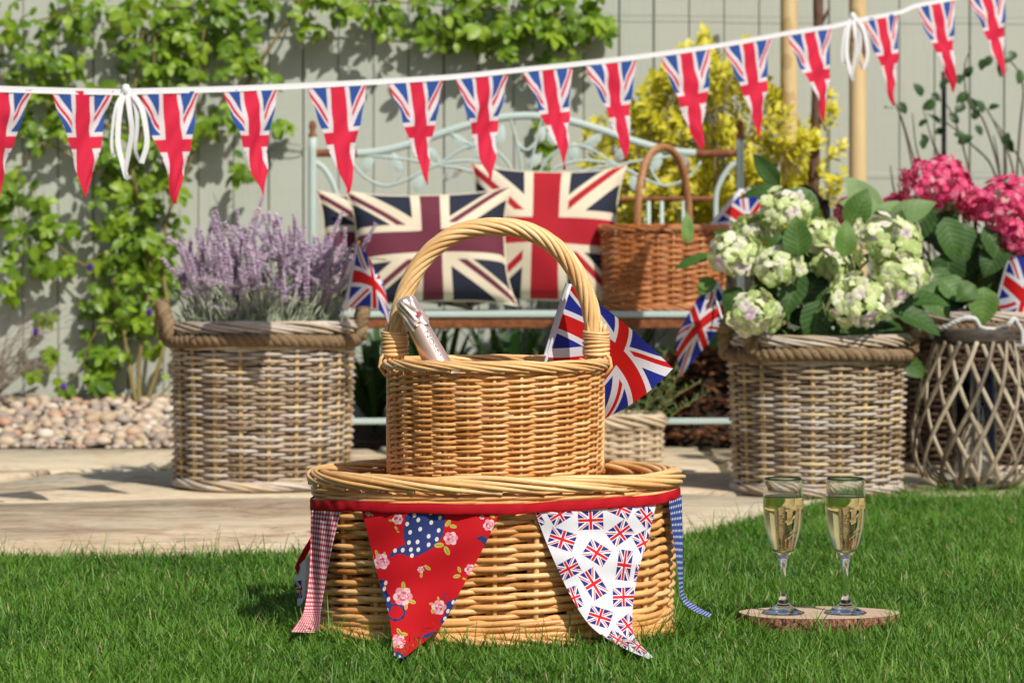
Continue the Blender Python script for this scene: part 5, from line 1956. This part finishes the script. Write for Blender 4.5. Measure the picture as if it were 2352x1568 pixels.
# bare grey twigs at the far left
TWIG = mat('grey_twig', lambda nt: ramp(nt, noise(nt, 20, 3.0), [(.3, (.20, .15, .11)), (.7, (.34, .28, .21))]), 0.8, 0.2)
tw = thing('bare_shrub', 'tangle of thin bare grey twigs low at the picture edge', 'shrub', (at(-20, 0, 8.75)[0], 8.75, .09))
mb = MB()
for k in range(46):
    b = at(-40 + R.uniform(-30, 40), 905, 8.75 + R.uniform(-.05, .05))
    e = at(R.uniform(-20, 175), R.uniform(700, 880), 8.72 + R.uniform(-.08, .1))
    m = (b + e) / 2 + np.array((R.normal(0, .03), 0, R.uniform(.02, .08)))
    mb.tube(spline([b, m, e], 12), np.linspace(.0022, .0009, 12), 5, (0, 1, 0))
part('twigs', mb, TWIG, tw, kind='stuff')

# ================================================================ yellow shrub
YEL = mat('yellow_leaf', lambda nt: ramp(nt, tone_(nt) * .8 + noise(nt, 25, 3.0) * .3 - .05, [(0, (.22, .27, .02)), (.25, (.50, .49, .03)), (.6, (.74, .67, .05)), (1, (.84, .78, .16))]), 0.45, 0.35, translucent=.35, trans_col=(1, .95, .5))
ys = thing('yellow_shrub', 'dense yellow leaved shrub between the bench and the fence', 'shrub', (at(1810, 0, 8.7)[0], 8.7, .04))
R = np.random.default_rng(555)
crown = MB(); inner = MB(); stm = MB()


def y_ok(px, py):
    top = np.interp(px, [1310, 1340, 1420, 1500, 1570, 1620, 1660, 1700, 1740, 1790, 1860, 1905, 1950], [300, 235, 250, 180, 110, 75, 160, 75, 140, 205, 250, 195, 330])
    return py > top and 1315 < px < 1955


base = at(1810, 0, 8.68); base[2] = .04
nsp = 0
while nsp < 500:
    px, py = R.uniform(1315, 1955), R.uniform(70, 560)
    if not y_ok(px, py) or R.random() < (.55 if px > 1860 or px < 1390 else .05): continue
    nsp += 1
    Y = 8.44 + .36 * R.random() ** .9
    if abs(px - 1812) < 40 and py < 250: Y = 8.7
    if abs(px - 1970) < 35: continue
    tip = at(px, py, Y)
    out = nrm((R.normal(0, .5) + (px - 1640) / 900, -.35 + R.normal(0, .3), .75 + R.normal(0, .25)))
    L = R.uniform(.06, .13)
    for k in range(int(R.integers(9, 16))):
        f = k / 15.0
        pos = tip - out * L * f
        a = k * 2.4 + R.uniform(-.3, .3)
        perp = nrm(np.cross(out, (math.cos(a), math.sin(a), .3)))
        d = perp * (.5 + .5 * f) + out * (.9 - .5 * f)
        sd, d, n = basis(d, out + np.array((0, -.6, .3)))
        l = R.uniform(.026, .048)
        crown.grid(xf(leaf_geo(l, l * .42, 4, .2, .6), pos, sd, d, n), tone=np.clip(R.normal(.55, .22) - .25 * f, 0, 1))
    if nsp % 3 == 0:
        stm.tube(spline([tip, tip - out * L * 1.2, tip - out * L * 1.5 - np.array((0, -.03, R.uniform(.1, .2)))], 10), np.linspace(.0015, .003, 10), 5, (0, 1, 0))
for k in range(6):
    e_ = at(1400 + 95 * k, 330, 8.8)
    stm.tube(spline([base + np.array((.03 * k - .08, .12, 0)), (base + e_) / 2 + np.array((0, .16, -.05)), e_], 14), np.linspace(.009, .003, 14), 6, (0, 1, 0))
part('stem', stm, TWIG, ys)
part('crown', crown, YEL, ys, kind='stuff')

# ================================================================ rose stems at the right
ROSE_LEAF = leaf_mat('rose_leaf', [(0, (.012, .035, .010)), (.6, (.035, .085, .022)), (1, (.07, .14, .035))], tl=.2)
TWIGD = mat('dark_thorny_stem', lambda nt: ramp(nt, noise(nt, 20, 3.0), [(.3, (.045, .03, .025)), (.7, (.12, .085, .065))]), 0.8, 0.2)
rs = thing('rose_bush', 'sparse dark rose stems with few leaves by the fence behind pink hydrangeas', 'shrub', (at(2260, 0, 8.65)[0], 8.65, .04))
lfm = [MB().grid(leaf_geo(.05, .034, 6, .25, .5, .75)).mesh('leaf', ROSE_LEAF) for _ in range(1)]
rst = [[(2130, 700), (2110, 480), (2085, 330), (2060, 245)], [(2140, 700), (2125, 480), (2080, 300), (2052, 230)], [(2180, 700), (2200, 480), (2150, 350), (2120, 250)], [(2240, 700), (2235, 460), (2210, 330), (2180, 250), (2150, 225)],
       [(2300, 700), (2290, 420), (2230, 330), (2170, 280), (2130, 262)], [(2310, 700), (2300, 430), (2260, 280), (2225, 240), (2215, 160), (2230, 110)], [(2330, 700), (2330, 420), (2300, 320), (2265, 250), (2230, 225)],
       [(2200, 700), (2160, 470), (2110, 360), (2095, 260)], [(2360, 700), (2355, 420), (2320, 330), (2270, 260)], [(2320, 700), (2340, 330), (2350, 200), (2320, 140), (2280, 125)], [(2080, 700), (2060, 480), (2050, 420), (2045, 380)], [(2210, 700), (2220, 440), (2180, 400), (2145, 330)], [(2290, 500), (2310, 400), (2305, 330), (2298, 300)], [(2280, 520), (2296, 420), (2290, 350), (2282, 310)]]
for s in rst:
    Y = 8.55 + R.uniform(-.06, .2)
    p = spline([at(x, y, Y) for x, y in s], 30)
    part('stem', MB().tube(p, np.linspace(.0048, .0016, 30), 6, (0, 1, 0)), TWIGD, rs)
for (px, py) in ((2062, 236), (2048, 250), (2118, 222), (2140, 215), (2135, 255), (2180, 180), (2200, 172), (2215, 178), (2225, 165), (2195, 190), (2160, 285), (2170, 300), (2178, 262), (2230, 225), (2245, 230), (2215, 238), (2225, 215),
                 (2260, 135), (2275, 128), (2300, 145), (2320, 135), (2345, 160), (2332, 120), (2235, 275), (2240, 288), (2120, 318), (2130, 330), (2200, 330), (2190, 310), (2110, 290), (2270, 250), (2150, 235), (2318, 320), (2310, 332)):
    sd, d, n = basis((R.normal(0, .8), -.3, R.normal(0, .7)), (R.normal(0, .5), -.7, .6))
    inst('leaf', lfm[0], rs, m4(at(px, py, 8.55 + R.uniform(-.05, .1)), sd, d, n, R.uniform(.75, 1.15)))

# ================================================================ strap-leaved plants under the bench
STRAP = leaf_mat('strap_leaf', [(0, (.012, .035, .008)), (.5, (.035, .095, .018)), (1, (.09, .19, .035))], tl=.25)
for (px, Y, n, lb) in ((1010, 8.42, 60, 'strap-leaved green plant in the shade under the bench seat'), (860, 8.5, 46, 'strap-leaved plant under the bench beside the lavender planter'), (1180, 8.5, 40, 'strap-leaved plant under the bench behind the round basket'), (1330, 8.45, 36, 'strap-leaved plant under the bench behind the basket flag'), (940, 8.76, 54, 'broad strap-leaved plant against the fence foot under the purple cushions'), (1160, 8.76, 54, 'broad strap-leaved plant against the fence foot under the red cushion'), (1420, 8.76, 54, 'broad strap-leaved plant against the fence foot under the brown basket')):
    c = at(px, 0, Y); c[2] = .03
    t = thing('strap_leaf_plant', lb, 'plant', c, 'strap-leaved plants under the bench')
    for k in range(n):
        a = R.uniform(0, 2 * PI)
        L, lean_ = R.uniform(.28, .44), R.uniform(.25, .75)
        o = np.array((math.cos(a), math.sin(a) * .55, 0))
        u = np.linspace(0, 1, 10)
        p = c + o * (np.sin(lean_ * u ** 1.2 * 1.5) * L * .8)[:, None] + np.array((0, 0, 1.0)) * (np.cos(lean_ * u * 1.7) * u * L * 1.05).clip(0)[:, None]
        p[:, 2] = np.minimum(p[:, 2], SZ - .03)
        w = (.014 if Y < 8.6 else .02) * np.sin(PI * (.12 + .88 * (1 - u))) ** .5
        sd = nrm(np.cross(o, (0, 0, 1)))
        part('leaf', MB().grid(np.stack((p - sd * w[:, None], p + np.array((0, 0, -.003)), p + sd * w[:, None]), 1), tone=R.random()), STRAP, t)

# ================================================================ rosemary in the trough
ROSEM = leaf_mat('rosemary_needle', [(0, (.04, .09, .025)), (.5, (.10, .19, .045)), (1, (.20, .29, .10))], tl=.2)
rm = thing('rosemary_plant', 'feathery green rosemary growing in the low trough', 'plant', TRC + np.array((0, 0, .105)))
nm = MB(); st = MB()
for k in range(70):
    x = R.uniform(-.24, .27)
    b = TRC + np.array((x, R.uniform(-.06, .06), .10))
    e = b + np.array((R.normal(.02, .05) + (.06 if x > .18 else 0), R.normal(-.03, .04), R.uniform(.06, .20) * (1.15 if .1 < abs(x) else .9)))
    p = spline([b, (b + e) / 2 + np.array((0, 0, .01)), e], 20)
    st.tube(p, .0016, 5, (0, 1, 0))
    for q in range(26):
        f = q / 25
        c = p[min(19, int(f * 19))]
        d = nrm((R.normal(), R.normal(), .6 + .4 * f))
        l = R.uniform(.016, .03)
        sd, d, n = basis(d, (0, -1, .5))
        nm.grid(np.stack((c - sd * .0011, c + sd * .0011)).reshape(1, 2, 3).repeat(2, 0) + np.stack((np.zeros(3), d * l))[:, None, :], tone=R.random())
part('stem', st, STEM_G, rm)
part('needles', nm, ROSEM, rm, kind='stuff')

# ================================================================ lavender
LAVF = mat('lavender_bud', lambda nt: ramp(nt, tone_(nt) * .7 + orand(nt) * .35, [(0, (.28, .19, .31)), (.35, (.47, .34, .49)), (.7, (.62, .48, .62)), (1, (.75, .62, .72))]), 0.8, 0.15, translucent=.15)
LAVG = mat('lavender_stem', lambda nt: ramp(nt, noise(nt, 20, 3.0), [(.3, (.24, .28, .18)), (.7, (.46, .50, .37))]), 0.8, 0.15, translucent=.15)


def lav_spike(seed):
    R = np.random.default_rng(seed)
    mb = MB()
    L = R.uniform(.085, .13)
    nw = int(L / .0075)
    oc = np.array([(1, 0, 0), (0, 1, 0), (-1, 0, 0), (0, -1, 0), (0, 0, 1), (0, 0, -1)], float)
    tri = [(0, 1, 4), (1, 2, 4), (2, 3, 4), (3, 0, 4), (1, 0, 5), (2, 1, 5), (3, 2, 5), (0, 3, 5)]
    bend = R.normal(0, .12, 2)
    for i in range(nw):
        f = i / nw
        z = f * L
        cx_, cy_ = bend * z * f
        rr_ = .0062 * (1 - .55 * f) * (1 if i else .7)
        nb = 6
        for k in range(nb):
            a = k * 2 * PI / nb + i * .5 + R.uniform(-.3, .3)
            o = np.array((math.cos(a) * rr_ + cx_, math.sin(a) * rr_ + cy_, z + R.uniform(-.002, .002)))
            sc = np.array((.0026, .0026, .0047)) * R.uniform(.7, 1.25)
            d = nrm((math.cos(a) * .7, math.sin(a) * .7, .8))
            sd, dd, n = basis((0, 1, 0), d)
            V = (oc * sc)
            V = V[:, :1] * sd + V[:, 1:2] * np.cross(d, sd) + V[:, 2:3] * d
            mb.add(V + o, None, tri, R.uniform(0, 1))
    u = np.linspace(-.075, L * .95, 12)
    mb.tube(np.c_[bend[0] * np.maximum(u, 0) ** 2 / L, bend[1] * np.maximum(u, 0) ** 2 / L, u], .0013, 5, (0, 1, 0), mi=1)
    return mb.mesh('flower_spike', [LAVF, LAVG])


LSP = [lav_spike(900 + i) for i in range(8)]
lav = thing('lavender_plant', 'bushy pale purple lavender filling the rattan planter', 'lavender', LC + np.array((0, 0, .375)))
R = np.random.default_rng(31337)
topz = lambda r: .30 - .10 * r ** 2
for k in range(260):
    a, r = R.uniform(0, 2 * PI), math.sqrt(R.random())
    bx_, by_ = r * .19 * math.cos(a), r * .18 * math.sin(a)
    hh_ = R.uniform(.02, 1.0) ** .8
    z = .435 + hh_ * (topz(r) - .10) + (R.uniform(.03, .09) if R.random() < .16 else 0)
    tilt = np.array((bx_ * 1.4 + R.normal(0, .34), by_ * 1.2 + R.normal(0, .3), 1.0))
    if R.random() < .13: tilt = np.array((R.normal(0, 1.0), -.2, R.uniform(-.1, .6)))
    d = nrm(tilt)
    ax = nrm(np.cross((0, 1, .1), d)); ay = np.cross(d, ax)
    th = R.uniform(0, 6.28)
    sx = ax * math.cos(th) + ay * math.sin(th); sy = -ax * math.sin(th) + ay * math.cos(th)
    pos = LC + np.array((bx_ * (1 + .3 * hh_) + .01, by_ * (1 + .25 * hh_), z))
    inst('flower_spike', LSP[int(R.integers(8))], lav, m4(pos, sx, sy, d, R.uniform(.7, 1.1)))
fm = MB()
for k in range(2600):
    a, r = R.uniform(0, 2 * PI), math.sqrt(R.random())
    c = LC + np.array((r * .205 * math.cos(a), r * .2 * math.sin(a), .37 + .10 * R.random() ** 1.2 * (1.4 - r) + (.08 * R.random() if R.random() < .4 else 0)))
    d = nrm((math.cos(a) * r * .5 + R.normal(0, .35), math.sin(a) * r * .4 + R.normal(0, .35), 1))
    sd, d, n = basis(d, (0, -1, .4))
    l, w = R.uniform(.03, .065), R.uniform(.0014, .0028)
    fm.add([c - sd * w * .6, c + sd * w * .6, c + d * l * .55 + sd * w + n * .002, c + d * l * .55 - sd * w + n * .002, c + d * l], [(0, 1, 2, 3)], [(3, 2, 4)], R.random())
part('foliage', fm, LAVG, lav, kind='stuff')

# ================================================================ hydrangeas
HG = mat('green_petal', lambda nt: ramp(nt, tone_(nt) + noise(nt, 90, 2.0) * .25 - .12, [(0, (.36, .47, .14)), (.25, (.58, .68, .29)), (.5, (.74, .77, .50)), (.75, (.78, .73, .64)), (1, (.72, .52, .62))]), 0.6, 0.25, translucent=.25)
HP = mat('pink_petal', lambda nt: ramp(nt, tone_(nt) + noise(nt, 90, 2.0) * .2 - .1, [(0, (.48, .015, .09)), (.4, (.80, .075, .22)), (.75, (.85, .22, .36)), (1, (.82, .52, .46))]), 0.55, 0.3, translucent=.3)
def veined(name, stops, tl):
    def vein(nt):
        u, v, _ = sep(nt, coord(nt, 'UV'))
        a = abs(u - 2.0)
        k = abs(((v - a * .22) * 8.0).fract() - .5)
        return ((k < .07).mx(a < .05))
    def col(nt):
        c = ramp(nt, tone_(nt) * .7 + noise(nt, 40, 4.0) * .4 - .1, stops)
        return mixc(nt, vein(nt) * .22, c, (.25, .36, .13))
    def bmp(nt):
        u, v, _ = sep(nt, coord(nt, 'UV'))
        a = abs(u - 2.0)
        return abs(((v - a * .22) * 8.0).fract() - .5) * .6 + a * .5
    return mat(name, col, .5, .35, translucent=tl, trans_col=(1, 1, .45), bump=bmp, bump_s=.35, bump_d=.004)


HLEAF = veined('hydrangea_leaf', [(0, (.012, .036, .008)), (.4, (.05, .125, .02)), (.75, (.12, .23, .04)), (1, (.20, .32, .08))], .25)
HLEAF_P = veined('pale_hydrangea_leaf', [(0, (.09, .18, .05)), (1, (.27, .38, .16))], .25)


def flower_head(parent, c, rad, m, seed, npet=46, pet=.0145, flat=.8, up=(0, -.35, .8)):
    R = np.random.default_rng(seed)
    mb = MB()
    ga = PI * (3 - math.sqrt(5))
    up = nrm(up)
    u1, _, u3 = basis((1, 0, 0) if abs(up[0]) < .8 else (0, 1, 0), up)
    ax, ay, az = np.array(basis((1, 0, 0), up)[1]), np.cross(up, basis((1, 0, 0), up)[1]), up
    for k in range(npet):
        zc = 1 - 1.55 * (k + .5) / npet
        r_ = math.sqrt(max(0, 1 - zc * zc))
        a = k * ga
        nrm_ = ax * r_ * math.cos(a) + ay * r_ * math.sin(a) + az * zc * 1.0
        pos = c + (ax * r_ * math.cos(a) + ay * r_ * math.sin(a) + az * zc * flat) * rad * R.uniform(.76, 1.14)
        nrm_ = nrm(nrm_ + R.normal(0, .36, 3))
        sd, d0, n = basis(np.cross(nrm_, R.normal(size=3)), nrm_)
        base = np.clip(R.normal(.36, .21), 0, 1)
        for q in range(4):
            b = q * PI / 2 + R.uniform(-.15, .15)
            d = sd * math.cos(b) + d0 * math.sin(b)
            s2 = np.cross(d, n)
            l = pet * R.uniform(.85, 1.2)
            P = np.zeros((5, 3, 3))
            for i, (f, w) in enumerate(((.05, .10), (.32, .42), (.62, .54), (.90, .42), (1.06, .12))):
                for j, sj in enumerate((-1, 0, 1)):
                    P[i, j] = pos + d * l * f + s2 * sj * w * l + n * (.18 * l * f * (1.1 - f) * 2 - .10 * l * sj * sj + R.normal(0, .03 * l))
            tn = np.clip(base + np.repeat([.32, .12, .0, -.05, -.08], 3) + R.normal(0, .1), 0, 1)
            mb.grid(P, tone=tn)
    core = MB()
    return part('flower_head', mb, m, parent)


def big_leaf(parent, px, py, Y, L, W, d, n, m=None, curl=.5, tone=.5, fold=.22):
    sd, d, n = basis(d, n)
    P = leaf_geo(L, W, 9, fold, curl, .72, .0015, px)
    # finer cross-section
    P5 = np.zeros((9, 5, 3))
    P5[:, 0], P5[:, 2], P5[:, 4] = P[:, 0], P[:, 1], P[:, 2]
    P5[:, 1] = (P[:, 0] + P[:, 1]) / 2 + np.array((0, 0, .0012)); P5[:, 3] = (P[:, 2] + P[:, 1]) / 2 + np.array((0, 0, .0012))
    P5[1:-1:2, (0, 4)] *= (.96, 1, 1)
    uv = np.stack(np.broadcast_arrays(np.linspace(-1, 1, 5)[None, :] + 2.0, np.linspace(0, 1, 9)[:, None]), -1)
    return part('leaf', MB().grid(xf(P5, at(px, py, Y), sd, d, n), uv, tone=tone), m or HLEAF, parent)


hy = thing('green_hydrangea', 'pale green and blush hydrangea blooms filling the rattan planter', 'hydrangea', HC + np.array((0, 0, .345)))
heads = [(1806, 484, 6.56, 62), (1689, 585, 6.46, 58), (1783, 606, 6.42, 58), (1880, 548, 6.55, 55), (1912, 602, 6.5, 42), (2036, 556, 6.5, 82), (2070, 630, 6.44, 58), (1736, 722, 6.33, 60), (1972, 690, 6.36, 74), (1940, 640, 6.52, 40), (1730, 530, 6.6, 45)]
for i, (px, py, Y, r) in enumerate(heads):
    c = at(px, py, Y)
    rr_ = r * Y / F * 1.0
    flower_head(hy, c, rr_, HG, 400 + i, npet=int(26 + r * .3), pet=.0195, flat=.66, up=(R.normal(0, .25), -.55, .75))
    b = HC + np.array((R.normal(0, .05), R.normal(0, .05), .345))
    part('stem', MB().tube(spline([b, (b + c) / 2 + np.array((0, .03, .02)), c], 14), .0035, 7, (0, 1, 0)), STEM_GREEN, hy)
HL = [  # px, py (leaf base), Y, length, width, direction, normal, tone
    (1835, 590, 6.38, .105, .075, (-.1, -.1, 1), (-.2, -1, .1), .55), (1768, 618, 6.44, .10, .065, (.3, -.2, .9), (.4, -1, .2), .3), (1938, 590, 6.40, .095, .06, (.12, -.1, 1), (.2, -1, .3), .85), (1578, 560, 6.5, .085, .034, (.05, 0, 1), (.2, -1, .1), .95),
    (1640, 590, 6.55, .11, .05, (-1, -.1, -.12), (0, -.6, 1), .45), (1640, 640, 6.48, .06, .05, (-.6, -.3, -.5), (-.2, -.8, .6), .8), (1880, 690, 6.40, .12, .085, (-.15, -.3, -1), (.1, -1, .3), .25),
    (1830, 620, 6.46, .13, .08, (-.2, -.4, -.6), (0, -.8, .6), .2), (2050, 710, 6.45, .14, .08, (.9, -.1, -.3), (0, -.7, .8), .2),
    (2075, 690, 6.5, .12, .08, (1, -.1, .1), (0, -.6, 1), .3), (1760, 660, 6.46, .09, .06, (-.4, -.4, -.3), (0, -.8, .8), .2), (1880, 470, 6.62, .11, .07, (-.8, -.2, .3), (0, -.8, .6), .35), (1800, 440, 6.66, .12, .055, (-1, 0, .05), (0, -.6, .8), .25),
    (1790, 425, 6.7, .11, .05, (-.7, 0, .8), (-.5, -1, .3), .25), (1950, 520, 6.6, .11, .075, (.4, -.2, .8), (.2, -1, .4), .6), (1850, 520, 6.6, .09, .06, (.2, -.2, .9), (.4, -1, .2), .5), (1700, 660, 6.45, .08, .06, (-.5, -.3, -.7), (-.4, -.8, .4), .25),
    (1960, 650, 6.52, .12, .09, (-.4, 0, .5), (0, -1, .2), .05), (1840, 700, 6.5, .12, .09, (.3, 0, .5), (0, -1, .2), .05), (2030, 680, 6.55, .12, .09, (.3, 0, .7), (0, -1, .2), .05), (1790, 700, 6.5, .12, .09, (-.3, 0, .7), (0, -1, .2), .08), (1900, 735, 6.45, .1, .09, (.3, -.1, .9), (0, -1, .2), .1)]
for a in HL:
    big_leaf(hy, a[0], a[1], a[2], a[3], a[4], a[5], a[6], tone=a[7])

hpk = thing('pink_hydrangea', 'deep pink hydrangea with dark leaves in the planter behind the lantern', 'hydrangea', TC + np.array((0, 0, .39)))
for i, (px, py, Y, r, fl) in enumerate(((2150, 425, 7.2, 84, .72), (2316, 478, 7.15, 82, .85), (1953, 486, 7.2, 33, .9), (2240, 474, 7.3, 42, .7), (2330, 540, 7.12, 50, .9), (2205, 455, 7.28, 50, .7), (2060, 470, 7.3, 30, .8), (2245, 600, 7.3, 26, .8), (2420, 500, 7.25, 80, .8))):
    c = at(px, py, Y)
    flower_head(hpk, c, r * Y / F * .95, HP, 500 + i, npet=int(60 + r * 1.1), pet=.0128, flat=fl, up=(R.normal(0, .15), -.4, .85))
    b = TC + np.array((R.normal(0, .04), R.normal(0, .04), .39))
    part('stem', MB().tube(spline([b, (b + c) / 2 + np.array((0, .03, .0)), c], 14), .004, 7, (0, 1, 0)), STEM_GREEN, hpk)
PL = [(2010, 510, 7.15, .15, .10, (-.45, -.2, .9), (.2, -1, .5), .6, 1), (2025, 500, 7.1, .13, .10, (-.9, -.3, .5), (0, -.8, .8), .5, 1), (2040, 520, 7.05, .15, .085, (.85, -.2, .6), (-.2, -.9, .7), .55, 1), (2090, 500, 7.1, .10, .07, (-.7, -.3, .4), (0, -.8, .8), .45, 1),
      (2170, 500, 7.1, .13, .09, (.3, -.3, -1), (.2, -1, .3), .4, 0), (2200, 510, 7.12, .12, .09, (.2, -.3, -.9), (.3, -1, .3), .3, 0), (2140, 480, 7.12, .15, .1, (-.6, -.3, -.6), (0, -.8, .8), .1, 0), (2260, 520, 7.1, .12, .08, (.5, -.2, -.8), (.3, -1, .4), .25, 0),
      (2130, 620, 7.0, .10, .09, (.5, -.3, -.6), (.2, -1, .4), .4, 0), (2160, 640, 6.95, .09, .08, (.6, -.3, -.5), (0, -.9, .7), .6, 0), (2110, 660, 6.95, .12, .09, (.6, -.3, -.5), (0, -.9, .7), .5, 0), (2262, 660, 6.9, .11, .085, (-.15, -.35, -1), (0, -1, .4), .8, 0), (2240, 655, 6.9, .07, .06, (-.6, -.3, -.4), (0, -1, .4), .5, 0),
      (2300, 560, 7.1, .11, .08, (-.4, -.3, -.6), (0, -.9, .6), .15, 0), (2230, 560, 7.15, .12, .09, (-.3, -.2, -.8), (0, -1, .4), .08, 0), (2180, 580, 7.1, .12, .1, (-.1, -.2, -1), (0, -1, .4), .12, 0), (2280, 600, 7.15, .13, .1, (.1, -.1, -1), (0, -1, .3), .05, 0),
      (2320, 600, 7.2, .12, .1, (.3, -.1, -1), (0, -1, .3), .08, 0), (2090, 560, 7.15, .13, .1, (-.2, -.1, -1), (0, -1, .3), .08, 0), (2210, 640, 7.18, .13, .11, (.1, -.1, .8), (0, -1, .3), .05, 0), (2150, 540, 7.2, .14, .11, (.1, -.1, .8), (0, -1, .3), .05, 0), (2340, 640, 7.18, .13, .11, (.1, -.1, .8), (0, -1, .3), .05, 0), (2380, 560, 7.1, .13, .1, (.5, -.1, -.8), (0, -1, .3), .2, 0)]
for a in PL:
    big_leaf(hpk, a[0], a[1], a[2], a[3], a[4], a[5], a[6], m=HLEAF_P if a[8] else HLEAF, tone=a[7])

for (par, c0, n_, rr_, z0, z1) in ((hy, HC, 34, .20, .33, .62), (hpk, TC, 40, .17, .44, .66)):
    for k in range(n_):
        a, r = R.uniform(0, 2 * PI), math.sqrt(R.random()) * rr_
        c = c0 + np.array((r * math.cos(a), .06 + .6 * r * math.sin(a), R.uniform(z0, z1)))
        q = c - np.array((0, 0, 0))
        sd, d, n = basis((R.normal(0, .8), R.normal(-.2, .3), R.normal(.15, .45)), (R.normal(0, .4), -.8, .5))
        P = leaf_geo(R.uniform(.09, .13), R.uniform(.055, .08), 7, .22, .5, .72)
        uv = np.stack(np.broadcast_arrays(np.array((1.0, 2.0, 3.0))[None, :], np.linspace(0, 1, 7)[:, None]), -1)
        part('leaf', MB().grid(xf(P, c, sd, d, n), uv, tone=R.uniform(0, .5)), HLEAF, par)
